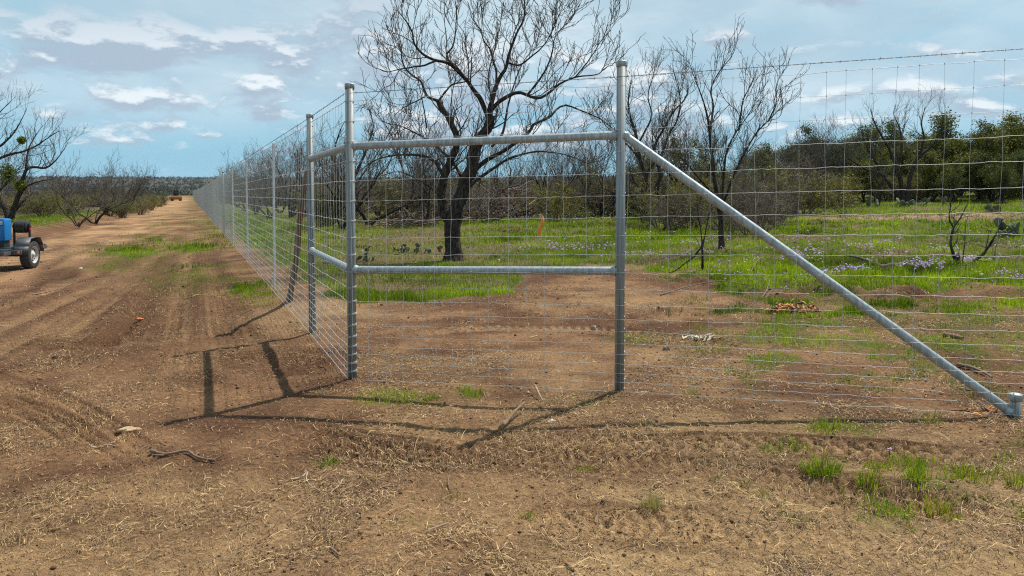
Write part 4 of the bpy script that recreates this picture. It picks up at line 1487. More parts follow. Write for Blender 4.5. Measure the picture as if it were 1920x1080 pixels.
    T = [px_limb([(18, 416), (25, 395), (33, 372), (40, 352), (45, 330), (50, 318), (65, 313), (85, 315), (105, 300), (120, 280), (128, 266)], Y, -0.5, 0.16, 0.009),
         px_limb([(18, 416), (8, 390), (-10, 360), (-30, 330), (-50, 290), (-60, 240)], Y, 0.8, 0.16, 0.03),
         px_limb([(-30, 330), (-10, 305), (10, 292), (40, 285), (70, 272), (95, 255), (112, 245)], Y, -1.0, 0.10, 0.015),
         px_limb([(-45, 300), (-20, 285), (5, 270), (25, 250), (40, 225), (50, 205)], Y, -.6, 0.10, 0.012),
         px_limb([(-50, 290), (-35, 250), (-15, 225), (5, 205), (20, 190)], Y + .4, 0.8, 0.10, 0.012),
         px_limb([(48, 322), (50, 300), (55, 275), (70, 250), (80, 235)], Y - .2, 0.8, 0.06, 0.010),
         px_limb([(33, 374), (50, 350), (75, 340), (100, 335)], Y, -1, 0.07, 0.012),
         px_limb([(20, 405), (45, 375), (60, 362)], Y, 1.0, 0.11, 0.05),
         px_limb([(-60, 240), (-40, 215), (-20, 195), (0, 185)], Y + .8, -0.6, 0.07, 0.012)]
    t = bare_tree('mesquite_tree', 'large leafless mesquite at left edge beyond the blue welder trailer, limbs reaching right', b, T, r, scale_spec(1.7), twig=np.array([0.12, 0.10, 0.085]))
    # mistletoe balls in it
    for (px, py, rad, lab) in [(16, 326, 0.55, 'yellow green ball of mistletoe hanging low in the left mesquite'), (41, 263, 0.20, 'small dark green mistletoe clump up in the left mesquite'), (38, 348, 0.28, 'little green mistletoe clump beside the trunk of the left mesquite')]:
        c = at(px, py, Y - 0.3)
        g = Geo()
        tw = wander(np.repeat(c[None], 90, 0), nrm(r.normal(0, 1, (90, 3))), rad, 5, 0.25, 0, r) - c
        leaves(g, tw, dict(per=6, spread=rad * 0.16, size=(0.04, 0.09), c0=(0.10, 0.14, 0.02), c1=(0.24, 0.28, 0.04)), r)
        g2 = Geo()
        tubes(g2, tw, 0.008, 3, 0, np.repeat(TW[None], 90, 0))
        root = thing('mistletoe', lab, 'mistletoe', c)
        g.build('foliage', M_LEAF, root)
        g2.build('stems', M_TWIG, root)
    return proto


bare_proto = near_trees()


# ------------------------------------------------------------------ thicket: bushes, oaks, junipers
def make_bush(name, label, r, h, w, twigs, leaf, group, tw=TW, stems=14):
    root = thing(name, label, 'bush', (0, 0, 0), 0, group)
    th = r.uniform(0, 2 * np.pi, stems)
    sp = r.uniform(0.1, 1.0, stems)
    d = nrm(np.stack([np.cos(th) * sp * w / h, np.sin(th) * sp * w / h, np.ones(stems)], 1))
    P0 = np.stack([np.cos(th) * 0.15, np.sin(th) * 0.15, np.full(stems, -0.05)], 1)
    P = wander(P0, d, h * r.uniform(0.6, 1.0, stems), 8, 0.16, 0.02, r)
    Q = np.linspace(0.026, 0.008, 8)[None] * r.uniform(0.7, 1.3, (stems, 1))
    g = Geo()
    tubes(g, P, Q, 5, 0, np.repeat(tw[None], stems, 0))
    g.build('stems', M_TWIG, root)
    g = Geo()
    ln = np.full(stems, h * .8)
    C, Rc = spawn(P, Q, np.full(stems, twigs), r, 0.1, 1, (0.4, 1.1), (h * .2, h * .5), 6, 0.2, 0.05, 0.6, 0.006)
    tubes(g, C, Rc, 3, 0, np.repeat(tw[None], len(C), 0) * r.uniform(.6, 1.5, (len(C), 1)))
    C2, R2 = spawn(C, Rc, np.full(len(C), 5), r, 0.1, 1, (0.4, 1.1), (h * .08, h * .22), 4, 0.2, 0.03, 0.8, 0.005)
    tubes(g, C2, R2, 3, 0, np.repeat(tw[None], len(C2), 0) * r.uniform(.6, 1.5, (len(C2), 1)))
    g.build('twigs', M_TWIG, root)
    if leaf:
        g = Geo()
        leaves(g, C2, leaf, r)
        g.build('foliage', M_LEAF, root)
    return root


def make_oak(r, h, w, leaf, name, label, group):
    root = thing(name, label, 'tree', (0, 0, 0), 0, group)
    T = auto_limbs((0, 0, 0), h * 0.82, r, stems=3, spread=w / h * 0.7, r0=0.13, forks=5, split=0.2)
    P, Q = resample_limbs(T, 14)
    g = Geo()
    tubes(g, P, Q, 7, 0, np.array([1., 1., 1.]))
    g.build('trunk', M_BARK, root, smooth=True)
    ln = np.linalg.norm(np.diff(P, axis=1), axis=2).sum(1)
    C, Rc = spawn(P, Q, np.maximum(3, (ln * 3.4).astype(int)), r, 0.2, 1, (0.5, 1.2), (h * .10, h * .26), 6, 0.2, 0.03, 0.5, 0.008)
    C2, R2 = spawn(C, Rc, np.full(len(C), 5), r, 0.1, 1, (0.4, 1.2), (h * .05, h * .12), 4, 0.2, 0.0, 0.8, 0.006)
    g = Geo()
    tubes(g, C, Rc, 3, 0, np.repeat(TW[None], len(C), 0))
    tubes(g, C2, R2, 3, 0, np.repeat(TW[None], len(C2), 0))
    g.build('twigs', M_TWIG, root)
    g = Geo()
    keep = r.uniform(0, 1, len(C2)) < leaf.get('frac', 1)
    leaves(g, C2[keep], leaf, r)
    g.build('crown', M_LEAF, root)
    return root


def thicket():
    r = np.random.default_rng(201)
    OL0, OL1 = (0.038, 0.054, 0.012), (0.118, 0.132, 0.030)
    GR = np.array([0.150, 0.122, 0.094])
    oak = [make_oak(np.random.default_rng(300 + i), 5.6, 3.6 + i * .4, dict(per=36, spread=0.15, size=(0.03, 0.068), c0=OL0, c1=OL1, aspect=0.6, frac=0.9), 'live_oak', 'x', 'live oaks') for i in range(3)]
    jun = [make_oak(np.random.default_rng(320 + i), 4.2, 2.4, dict(per=20, spread=0.10, size=(0.026, 0.06), c0=(0.04, 0.06, 0.012), c1=(0.125, 0.15, 0.030), aspect=0.45), 'juniper', 'x', 'junipers') for i in range(2)]
    GB_ = 'grey brushwood of the thicket'
    OB_ = 'olive leafy bushes of the thicket'
    lab_g = 'grey leafless brush bush in the thicket behind the pasture'
    lab_o = 'olive green leafy bush in the thicket behind the pasture'
    gb = [make_bush('brush_bush', lab_g, np.random.default_rng(340 + i), 2.6, 2.2, 9, None, GB_, GR) for i in range(3)]
    ob = [make_bush('leafy_bush', lab_o, np.random.default_rng(350 + i), 2.3, 2.4, 8, dict(per=9, spread=0.07, size=(0.02, 0.05), c0=(0.07, 0.078, 0.020), c1=(0.20, 0.20, 0.060), frac=1), OB_, GR) for i in range(3)]
    used = set()

    def place(pool, x, y, rz, sc, label=None, group=None):
        k = int(r.integers(len(pool)))
        o = pool[k]
        z = float(macro(x, y)) - 0.03
        if o.name not in used:
            used.add(o.name)
            o.location = (float(x), float(y), z)
            o.rotation_euler = (0, 0, rz)
            o.scale = sc if isinstance(sc, (tuple, list)) else (sc,) * 3
            if label:
                o['label'] = label
            if group:
                o['group'] = group
            return o
        return copy_tree(o, (x, y, z), rz, sc, label, group)

    def X(px, y):
        return (px - 960) / F * y
    # oaks along the right-hand background: px, distance, scale, label
    oaks = [(1500, 58, 0.86), (1565, 54, 0.98), (1640, 57, 1.0), (1770, 52, 1.05), (1838, 50, 1.0), (1895, 54, 1.05), (1960, 50, 1.1), (1730, 62, 1.1), (1600, 66, 1.0), (2030, 55, 1.1), (1440, 64, 0.85), (1520, 63, .95), (1560, 68, 1.0), (1670, 63, 1.0), (1700, 70, 1.1), (1800, 60, 1.0), (1865, 62, 1.05), (1925, 60, 1.05), (1480, 70, .95), (1620, 50, .62), (1745, 49, .6), (1860, 46, .6)]
    for px, y, sc in oaks:
        place(oak, X(px, y), y, r.uniform(0, 6.28), (sc * 1.22, sc * 1.22, sc * 1.14), 'dense dark evergreen oak in the row behind the right-hand pasture', 'live oaks behind the pasture')
    juns = [(1275, 38, 1.12), (1232, 44, 0.95), (1320, 46, 0.9), (1880, 44, 0.85), (1790, 46, 0.75), (1160, 50, 0.75), (1400, 52, 0.9)]
    for i, (px, y, sc) in enumerate(juns):
        place(jun, X(px, y), y, r.uniform(0, 6.28), sc, 'bushy green juniper standing in the thicket', 'junipers in the thicket')
    # understorey
    for px, y, k in [(1240, 27, 'o'), (1265, 25.5, 'g'), (1300, 26, 'o'), (1410, 21.5, 'g'), (1435, 24, 'g'), (1370, 23, 'g'), (1390, 27, 'g'), (1455, 27, 'g'), (1345, 30, 'o')]:
        place(gb if k == 'g' else ob, X(px, y), y, r.uniform(0, 6.28), r.uniform(0.65, 0.95))
    for i in range(64):
        y = r.uniform(34, 62)
        px = r.uniform(610, 1520)
        k = r.uniform() < 0.38
        place(gb if k else ob, X(px, y), y, r.uniform(0, 6.28), (lambda q: (q * 1.25, q * 1.25, q))(r.uniform(0.75, 1.2)))
    for i in range(26):
        y = r.uniform(42, 56)
        px = r.uniform(1490, 1990)
        if 1650 < px < 1740 and y < 50:
            continue
        place(gb if r.uniform() < 0.45 else ob, X(px, y), y, r.uniform(0, 6.28), (lambda q: (q * 1.2, q * 1.2, q))(r.uniform(0.7, 1.05)))
    for i in range(26):                       # inside the long fence, further off
        y = r.uniform(50, 120)
        s = r.uniform(4, 30)
        x = FC - FS * y + s / 0.922
        place(gb if r.uniform() < 0.6 else ob, x, y, r.uniform(0, 6.28), r.uniform(0.8, 1.2))
    # left of the road
    LG, LO = 'grey brush along the far side of the road', 'leafy bushes along the far side of the road'
    ll, lo = 'grey leafless brush bush on the far side of the dirt road', 'grey green leafy bush on the far side of the dirt road'
    for i in range(120):
        y = 42 * (190 / 42) ** r.uniform(0, 1) if i > 24 else r.uniform(44, 70)
        s = 8.6 + 38 * r.uniform(0, 1) ** 1.6 if i > 24 else r.uniform(10.5, 24)
        x = FC - FS * y - s / 0.922
        if x / y < -0.74:
            continue
        px = 960 + F * x / y
        q = r.uniform(0.55, 0.9)
        if r.uniform() < 0.62:
            place(gb, x, y, r.uniform(0, 6.28), (q * 1.2, q * 1.2, q), ll, LG)
        else:
            place(ob, x, y, r.uniform(0, 6.28), (q * 1.2, q * 1.2, q * .9), lo, LO)
    for px, y, q, k in [(232, 58, 0.62, 'o'), (262, 66, 0.7, 'o'), (205, 60, 0.75, 'o'), (285, 85, 0.8, 'o'), (300, 110, 0.9, 'o'), (252, 75, 0.7, 'g')]:
        place(ob if k == 'o' else gb, X(px, y), y, r.uniform(0, 6.28), (q * 1.3, q * 1.3, q), lo if k == 'o' else ll, LO if k == 'o' else LG)
    # bare trees of the middle distance: traced stems
    rr = np.random.default_rng(202)
    y = 46.0
    b = np.array([X(178, y), y, float(macro(X(178, y), y))])
    T = auto_limbs(b, 4.0, rr, 4, 0.7, 0.07, 4)
    bare_tree('mesquite_tree', 'wide leafless mesquite on the green bank left of the road', b, T, rr, scale_spec(1.8), twig=np.array([0.13, 0.11, 0.09]))
    y = 60.0
    b = np.array([X(226, y), y, float(macro(X(226, y), y))])
    T = auto_limbs(b, 4.4, rr, 3, 0.7, 0.09, 4, lean=(0.25, 0))
    bare_tree('mesquite_tree', 'leafless mesquite leaning right towards the road, beyond the green bank', b, T, rr, scale_spec(1.7))
    y = 41.0
    b = np.array([X(146, y), y, float(macro(X(146, y), y))])
    T = auto_limbs(b, 2.3, rr, 4, 1.2, 0.045, 3)
    bare_tree('bare_tree', 'low sprawling leafless thorn tree at the edge of the green bank', b, T, rr, scale_spec(1.7), twig=np.array([0.13, 0.11, 0.09]))
    y = 40.0
    b = np.array([X(1694, y), y, float(macro(X(1694, y), y))])
    b = gp(1694, 383)
    Y = b[1]
    T = [px_limb([(1690, 384), (1684, 365), (1668, 345), (1652, 325), (1640, 300), (1625, 275), (1615, 245)], Y, 0.6, 0.16, 0.03),
         px_limb([(1694, 384), (1690, 350), (1682, 315), (1670, 285), (1655, 258), (1640, 230), (1632, 205)], Y, -0.8, 0.17, 0.02),
         px_limb([(1698, 384), (1704, 355), (1708, 325), (1722, 295), (1732, 262), (1728, 230), (1735, 200)], Y, 0.5, 0.16, 0.02),
         px_limb([(1682, 315), (1690, 280), (1688, 245), (1676, 215), (1680, 195)], Y, 1.2, 0.09, 0.015),
         px_limb([(1652, 325), (1625, 318), (1595, 300), (1575, 285)], Y, -1.0, 0.08, 0.015),
         px_limb([(1722, 295), (1750, 270), (1765, 240), (1770, 215)], Y, -1.0, 0.08, 0.015)]
    bare_tree('mesquite_tree', 'many-stemmed leafless mesquite in front of the dark oaks, prickly pear at its foot', b, T, rr, scale_spec(1.9))
    b = gp(1647, 386)
    T = [px_limb([(1647, 388), (1646, 368), (1650, 350), (1642, 335), (1636, 315)], b[1], 0.2, 0.09, 0.02), px_limb([(1650, 350), (1658, 335), (1660, 318)], b[1], -0.3, 0.05, 0.015)]
    bare_tree('bare_tree', 'short thin leafless tree beside the many-stemmed mesquite', b, T, rr, scale_spec(1.3))
    # more bare trees from the crooked mesquite's kind
    lab = 'leafless mesquite in the bare grove inside the long fence'
    grp = 'mesquites in the grove inside the long fence'
    P2 = []
    for i in range(2):
        q = np.random.default_rng(400 + i)
        T = auto_limbs((0, 0, 0), 5.0, q, 3, 0.75, 0.105, 6, split=0.2)
        P2.append(bare_tree('mesquite_tree', lab, (0, 0, 0), T, q, scale_spec(1.7), group=grp, twig=np.array([0.12, 0.10, 0.085])))
    for (px, yy, sc) in [(505, 46, .85), (480, 58, .85), (460, 72, .9), (445, 88, .9), (600, 42, 0.95), (525, 60, .9), (570, 55, 0.95), (435, 110, 1.0), (500, 85, 1.0), (620, 52, 0.95), (690, 36, 0.95), (760, 40, 0.9), (640, 33, .85), (800, 34, .85)]:
        place(P2, X(px, yy), yy, r.uniform(0, 6.28), sc)
    lab2, grp2 = 'leafless tree rising out of the grey thicket', 'bare trees in the thicket'
    for (px, yy, sc) in [(830, 48, .9), (950, 44, 0.9), (1020, 40, .85), (1090, 46, 0.95), (1120, 38, .8), (1300, 36, .95), (1400, 40, 1.0), (1470, 44, 1.0), (1530, 46, 0.95), (1045, 52, 0.95), (1180, 44, 0.9), (1580, 48, .85), (1250, 34, 0.9), (890, 38, 0.75)]:
        place(P2, X(px, yy), yy, r.uniform(0, 6.28), sc, lab2, grp2)
    lab3, grp3 = 'leafless mesquite in the scrub left of the road', 'bare mesquites left of the road'
    for (px, yy, sc) in [(-40, 40, 1.05), (-90, 52, 1.1), (60, 62, 0.75), (120, 75, 0.8), (250, 95, .75), (10, 90, 0.8), (170, 105, .8)]:
        place(P2, X(px, yy), yy, r.uniform(0, 6.28), sc, lab3, grp3)


thicket()


def far_scrub():
    """the scrubland that reads as one mass out to the ridge"""
    r = np.random.default_rng(501)
    g = Geo()
    for (n, y0, y1, hs, per, leaf) in [(2600, 85, 300, (1.0, 2.4), 150, (0.08, 0.2)), (3400, 280, 900, (1.6, 3.6), 46, (0.2, 0.45)), (5200, 850, 2450, (3.0, 7.0), 22, (0.8, 1.7))]:
        y = y0 * (y1 / y0) ** r.uniform(0, 1, n)
        x = r.uniform(-0.86, 0.80, n) * y
        s = sdist(x, y)
        keep = ((s < -8.5) | (s > 3)) | (np.hypot(x, y) > 340)
        keep &= ~((s > 0) & (y < 120) & (s < 6))
        x, y = x[keep], y[keep]
        m = len(x)
        h = r.uniform(*hs, m) * (0.8 + 0.5 * fbm(x / 60, y / 60, 2, 77))
        z = macro(x, y)
        idx = np.repeat(np.arange(m), per)
        K = len(idx)
        d = nrm(r.normal(0, 1, (K, 3))) * r.uniform(0.25, 1, (K, 1)) ** 0.4
        lump = 1 + 0.35 * pn(d[:, 0] * 3 + idx * 1.7, d[:, 2] * 3, 5)[:, None]
        p = np.stack([x, y, z], 1)[idx] + d * lump * np.stack([h * .8, h * .8, h * .55], 1)[idx] + np.stack([h * 0, h * 0, h * .45], 1)[idx]
        a = nrm(r.normal(0, 1, (K, 3)))
        b = nrm(np.cross(a, r.normal(0, 1, (K, 3))))
        sz = r.uniform(*leaf, K)[:, None]
        V = np.stack([p - a * sz, p + b * sz * .5, p + a * sz, p - b * sz * .5], 1)
        kind = r.uniform(0, 1, m) + 0.5 * fbm(x / 90, y / 90, 2, 78)
        c = np.where((kind > 0.66)[:, None], np.array([0.034, 0.042, 0.022]), np.where((kind > 0.42)[:, None], np.array([0.052, 0.050, 0.032]), np.array([0.078, 0.066, 0.054])))
        c = (c * r.uniform(0.8, 1.2, (m, 1)))[idx] * r.uniform(0.7, 1.35, (K, 1))
        g.add(V.reshape(-1, 3), np.arange(K * 4).reshape(-1, 4), 0, np.repeat(c, 4, 0))
    o = g.build('far_scrub', M_LEAF)
    tag(o, 'grey brown scrubland stretching away to the low wooded ridge', 'scrub', kind='stuff')


far_scrub()


# ------------------------------------------------------------------ small things on the ground
def ground_at(px, py, dz=0.0):
    p = gp(px, py)
    p[2] = float(H(p[0], p[1])[0]) + dz
    return p


def stick(name, label, pxs, rad, colr, cat='stick', lift=None, k=7, r1=None, sub=None, name2=None):
    pts = [ground_at(*q) for q in pxs]
    pts = [p + [0, 0, rad * 0.9 + 0.006 + (lift[i] if lift else 0)] for i, p in enumerate(pts)]
    P = smooth_poly(pts, 16)
    O = P[8].copy()
    g = Geo()
    rr = np.linspace(rad, (r1 if r1 is not None else rad * .5), 16) * (1 + 0.25 * np.sin(np.arange(16) * 2.3))
    tubes(g, P - O, rr, k, 0, np.array(colr), cap=True)
    for sb in (sub or []):
        pts = [ground_at(*q) + [0, 0, rad * 0.7 + 0.01 * i] for i, q in enumerate(sb)]
        tubes(g, smooth_poly(pts, 8) - O, np.linspace(rad * .6, rad * .25, 8), 5, 0, np.array(colr))
    o = g.build(name, M_WOOD, smooth=True, loc=tuple(O))
    tag(o, label, cat)
    return o


def chunk(name, label, px, py, size, rz, colr, cat, seed=0, tilt=0.0):
    """splintered or rough lump"""
    r = np.random.default_rng(seed + 900)
    bm = bmesh.new()
    bmesh.ops.create_icosphere(bm, subdivisions=3, radius=0.5)
    for v in bm.verts:
        q = 1 + 0.9 * float(pn(v.co.x * 3.5 + seed, v.co.y * 3.5 + v.co.z * 2)) + 0.25 * float(pn(v.co.x * 9 + seed, v.co.z * 9 + v.co.y * 4))
        v.co = Vector((v.co.x * size[0], v.co.y * size[1], v.co.z * size[2])) * q
    p = ground_at(px, py)
    g = Geo()
    bm_into(g, bm, 0, Matrix.Rotation(rz, 4, 'Z') @ Matrix.Rotation(tilt, 4, 'Y'), colr)
    o = g.build(name, M_WOOD, loc=(p[0], p[1], p[2] + size[2] * 0.22))
    tag(o, label, cat)
    return o


def tuft(label, px, py, n, h, rad, seed, dry=0.1, yellow=0.0, group=None, straw=False):
    r = np.random.default_rng(seed)
    p = ground_at(px, py)
    a, q = r.uniform(0, 2 * np.pi, n), np.sqrt(r.uniform(0, 1, n)) * rad
    x, y = np.cos(a) * q, np.sin(a) * q * 0.8
    z = H(x + p[0], y + p[1]) - p[2]
    col = green(n, r, dry, yellow) if not straw else np.array([0.42, 0.36, 0.16]) * r.uniform(.6, 1.25, (n, 1))
    g = Geo()
    x, y = x * (1 + .35 * np.sin(3 * a + seed)), y * (1 + .35 * np.cos(2 * a + seed))
    tall = (1.05 - 0.75 * (q / rad) ** 1.5) * np.exp(r.normal(-.25, .35, n)).clip(.25, 1.25)
    blades(g, x, y, z, tall * h, r.uniform(0.0022, 0.0048, n), col, r, 0.35, out=np.stack([x, y], 1) / rad)
    o = g.build('grass_tuft', M_GRASS if not straw else M_STRAW, loc=tuple(p))
    tag(o, label, 'grass tuft', group)


def ground_things():
    DK, GYB = (0.19, 0.125, 0.085), (0.34, 0.25, 0.17)
    stick('fallen_branch', 'crooked wavy brown branch lying on the bare soil, lower left', [(284, 848), (298, 853), (312, 856), (330, 853), (352, 851), (362, 857), (376, 863), (404, 867)], 0.012, DK, 'branch', sub=[[(314, 855), (300, 858), (285, 858)], [(392, 866), (410, 862), (420, 860)]])
    stick('stick', 'short straight stick just left of the wavy branch and below the wood chunk', [(166, 836), (180, 835), (200, 834), (217, 834)], 0.009, GYB)
    stick('broken_stick', 'broken stick with an orange torn end, lying where the pipe shadows cross', [(938, 808), (952, 795), (968, 783), (984, 770)], 0.016, (0.20, 0.13, 0.08), lift=[0, .02, .04, .05])
    chunk('torn_wood_tip', 'orange torn splinter at the near end of the broken stick', 940, 806, (0.06, 0.03, 0.02), 0.9, (0.42, 0.17, 0.05), 'splinter', 3)
    stick('twig', 'bent pale twig under the left end of the mid-front straw patch', [(545, 897), (565, 890), (577, 880), (574, 895), (582, 907), (600, 920)], 0.006, GYB)
    stick('twig', 'thin twig with a hooked tip right of the bent pale twig', [(642, 897), (635, 912), (620, 925), (632, 934)], 0.005, GYB)
    stick('twig', 'short dark twig lying level in the mid-front soil', [(708, 920), (722, 917), (738, 915)], 0.007, DK)
    stick('twig', 'dark twig on the straw below the green patch by the corner shadow', [(678, 823), (695, 826), (708, 824), (720, 829)], 0.006, DK)
    stick('twig', 'upright curved twig in the middle of the foreground', [(842, 900), (840, 912), (846, 925)], 0.005, DK)
    stick('twig', 'long pale twig across the dry grass, front middle', [(802, 1006), (820, 1000), (842, 993)], 0.006, (0.3, 0.22, 0.14))
    stick('twig', 'brown twig at the bottom middle, half in the soil', [(620, 1036), (628, 1042), (638, 1052)], 0.007, DK)
    stick('twig', 'dark twig at the left edge beside the wheel ruts', [(-10, 612), (4, 613), (15, 610)], 0.014, GYB)
    stick('fallen_stick', 'grey stick leaning out of the ground left of the right post foot', [(1003, 738), (1012, 748), (1017, 753)], 0.010, GYB, lift=[0.05, 0.02, 0])
    stick('fallen_branch', 'long dark stick lying on the left strip beside the road rut', [(62, 552), (90, 545), (120, 538), (148, 530)], 0.013, DK, 'branch')
    stick('fallen_branch', 'weathered root lying near the right edge behind the brace', [(1795, 688), (1820, 694), (1842, 704), (1860, 712)], 0.016, (0.2, 0.14, 0.10), 'branch', lift=[0, .005, .005, 0])
    stick('fallen_branch', 'dark rotten branch half sunk in soil near right edge', [(1768, 634), (1785, 636), (1805, 642)], 0.03, DK, 'branch')
    stick('fallen_branch', 'long thin bowed branch arching over the grass lip behind the brace', [(1238, 556), (1290, 545), (1350, 541), (1400, 540)], 0.010, DK, 'branch', lift=[0, .03, .03, 0])
    stick('fallen_branch', 'grey curved branch in the flowers touching the brace', [(1405, 520), (1425, 508), (1455, 503), (1485, 505), (1505, 517)], 0.009, DK, 'branch', lift=[0, .10, .14, .10, .02])
    stick('fallen_branch', 'pale bare branch lying on the lip right of the root knot', [(1440, 545), (1480, 550), (1530, 556), (1580, 562)], 0.008, (0.25, 0.20, 0.15), 'branch', lift=[.04, .03, .02, 0])
    stick('fallen_branch', 'short dark branch in the flower patch below the V-shaped sapling', [(1768, 529), (1785, 526), (1806, 523)], 0.022, DK, 'branch')
    for i, (pp, lb) in enumerate([([(1425, 562), (1436, 548), (1444, 538)], 'grey root sprig standing at the dug lip'),
                                  ([(1432, 562), (1440, 553), (1452, 549)], 'smaller grey root sprig against the first one at the dug lip')]):
        stick('root_sprig', lb, pp, 0.006, (0.22, 0.19, 0.17), 'root', lift=[0, .05, .12])
    # log
    p = [ground_at(1622, 511), ground_at(1650, 506), ground_at(1690, 507), ground_at(1728, 515)]
    P = smooth_poly([q + [0, 0, 0.06] for q in p], 18)
    O = P[9].copy()
    g = Geo()
    tubes(g, P - O, np.linspace(0.085, 0.04, 18) * (1 + .25 * np.sin(np.arange(18) * 1.7)), 12, 0, np.array([0.10, 0.085, 0.075]), cap=True)
    tubes(g, smooth_poly([P[3] - O, P[2] - O + [-.15, 0, .12], P[1] - O + [-.35, .05, .16]], 8), np.linspace(.035, .012, 8), 7, 0, np.array([0.12, 0.10, 0.09]))
    tag(g.build('fallen_log', M_WOOD, smooth=True, loc=tuple(O)), 'grey weathered log lying among the purple flowers', 'log')
    # splinter heaps and stump
    r = np.random.default_rng(601)
    def splinters(name, label, px, py, n, w, h, cols, cat, ll=(.04, .12), rr=1.0):
        p = ground_at(px, py)
        d = nrm(np.stack([r.normal(0.4, .8, n), r.normal(0, .5, n), np.abs(r.normal(.25, .3, n))], 1))
        s = np.stack([r.normal(0, w * .42, n), r.normal(0, w * .18, n), np.abs(r.normal(0, h * .4, n))], 1)
        L = r.uniform(*ll, n)[:, None]
        P = np.stack([s - d * L * .5, s + r.normal(0, .07, (n, 3)) * L, s + d * L * .5], 1)
        P[..., 2] = np.maximum(P[..., 2], 0.0)
        g = Geo()
        c = np.array(cols)[r.integers(len(cols), size=n)] * r.uniform(.7, 1.2, (n, 1))
        tubes(g, P, np.array([[.007, .016, .004]]) * rr * r.uniform(.6, 1.3, (n, 1)), 4, 0, c, cap=True)
        tag(g.build(name, M_WOOD, loc=tuple(p)), label, cat)
    OR = [(0.56, 0.25, 0.085), (0.46, 0.21, 0.08), (0.50, 0.31, 0.15), (0.24, 0.11, 0.05), (0.16, 0.085, 0.045)]
    splinters('wood_chip_heap', 'heap of orange splintered wood chips on the bare soil behind the brace', 1485, 586, 170, 0.34, 0.13, OR, 'wood chips')
    splinters('wood_chip_heap', 'small orange wood chip scatter at the foot of the anchor stub', 1845, 772, 22, 0.14, 0.02, OR, 'wood chips')
    splinters('wood_chip_heap', 'reddish broken root pile in the grass, left of the orange stump', 965, 436, 90, 0.85, 0.22, [(0.20, .08, .045), (0.13, .06, .04), (.3, .14, .07)], 'wood chips')
    splinters('wood_chip_heap', 'pale yellow split wood lying in the grass left of the sapling', 1228, 440, 30, 0.5, 0.12, [(0.55, .36, .14), (0.4, .25, .1)], 'wood chips')
    splinters('wood_chip_heap', 'white splintered piece of wood on the soil right of the post', 1312, 637, 26, 0.26, 0.04, [(0.62, .52, .38), (0.5, .4, .28)], 'wood chips')
    splinters('brush_heap', 'heap of broken sticks and dead twigs below the crooked mesquite', 765, 425, 150, 1.9, 0.45, [(0.16, .11, .085), (0.1, .07, .055), (0.28, .2, .16)], 'brush heap', (.3, 1.1), 1.5)
    splinters('brush_heap', 'tall tangle of dead grey and reddish branches right behind the big trunk', 945, 408, 260, 3.4, 2.3, [(0.16, .115, .09), (0.10, .065, .055), (0.28, .22, .18), (0.13, .075, .065)], 'brush heap', (.6, 2.2), 2.0)
    splinters('brush_heap', 'low heap of dark brush along the grass left of the big trunk', 800, 418, 150, 3.0, 0.8, [(0.12, .085, .07), (0.08, .055, .045), (0.22, .17, .14)], 'brush heap', (.4, 1.4), 1.6)
    p = gp(1013, 445)
    g = Geo()
    P = smooth_poly([np.array([-.04, 0, -.05]), np.array([-.01, 0, .25]), np.array([.06, 0, .45]), np.array([.07, 0, .70])], 10)
    tubes(g, P, np.array([.075, .07, .06, .065, .06, .055, .065, .06, .045, .015]), 7, 0, np.array([0.85, 0.30, 0.07]), cap=True)
    tubes(g, np.array([[.05, 0, .50], [0, .0, .66], [-.03, .01, .74]]), np.array([.03, .02, .006]), 5, 0, np.array([0.55, 0.28, 0.12]))
    tag(g.build('splintered_stump', M_WOOD, loc=(p[0], p[1], p[2])), 'orange splintered stump standing up in the green grass left of the right post', 'stump')
    # stones, chunks
    chunk('wood_chunk', 'tan weathered chunk of wood on the bare soil, left of the shadow corner', 238, 808, (0.17, 0.06, 0.035), 0.45, (0.42, 0.30, 0.17), 'wood chunk', 1)
    chunk('brick_fragment', 'small orange red chip on the soil beside the wheel rut', 262, 597, (0.085, 0.05, 0.04), 0.2, (0.52, 0.19, 0.08), 'chip', 2)
    chunk('stone', 'white pointed stone right of the broken stick', 1033, 792, (0.05, 0.03, 0.03), 0.5, (0.55, 0.48, 0.38), 'stone', 4)
    chunk('stone', 'round brown stone on the soil right of the heavy post', 1249, 658, (0.07, 0.06, 0.06), 0.5, (0.26, 0.19, 0.14), 'stone', 5)
    chunk('stone', 'pale stone on the soil between the corner post and right post', 1113, 618, (0.055, 0.05, 0.075), 0.5, (0.34, 0.24, 0.17), 'stone', 6)
    chunk('stone', 'pale boulder among the prickly pear left of the big trunk', 757, 470, (0.20, 0.16, 0.16), 0.4, (0.45, 0.40, 0.26), 'stone', 7)
    chunk('dirt_clod', 'black clod of soil in the tread marks right of centre', 1257, 846, (0.05, 0.04, 0.035), 0.2, (0.03, 0.02, 0.016), 'clod', 8)
    chunk('dirt_clod', 'dark clod beside the sparse green patch near the left edge', 105, 672, (0.06, 0.045, 0.035), 0.9, (0.06, 0.035, 0.024), 'clod', 9)
    chunk('stone', 'little white stone on the dirt clods beside the trailer', 151, 506, (0.09, 0.06, 0.06), 0.9, (0.6, 0.5, 0.38), 'stone', 10)
    chunk('stone', 'flat pale stone on the packed dirt road', 201, 452, (0.22, 0.12, 0.07), 0.1, (0.55, 0.42, 0.28), 'stone', 11)
    chunk('dead_leaf', 'pale curled leaf on the straw, lower left', 376, 957, (0.035, 0.02, 0.014), 0.6, (0.5, 0.40, 0.26), 'leaf', 12)
    chunk('wood_chunk', 'dark split chunk at the bottom edge, right of centre', 1068, 1070, (0.06, 0.018, 0.022), -1.0, (0.2, 0.13, 0.09), 'wood chunk', 13)
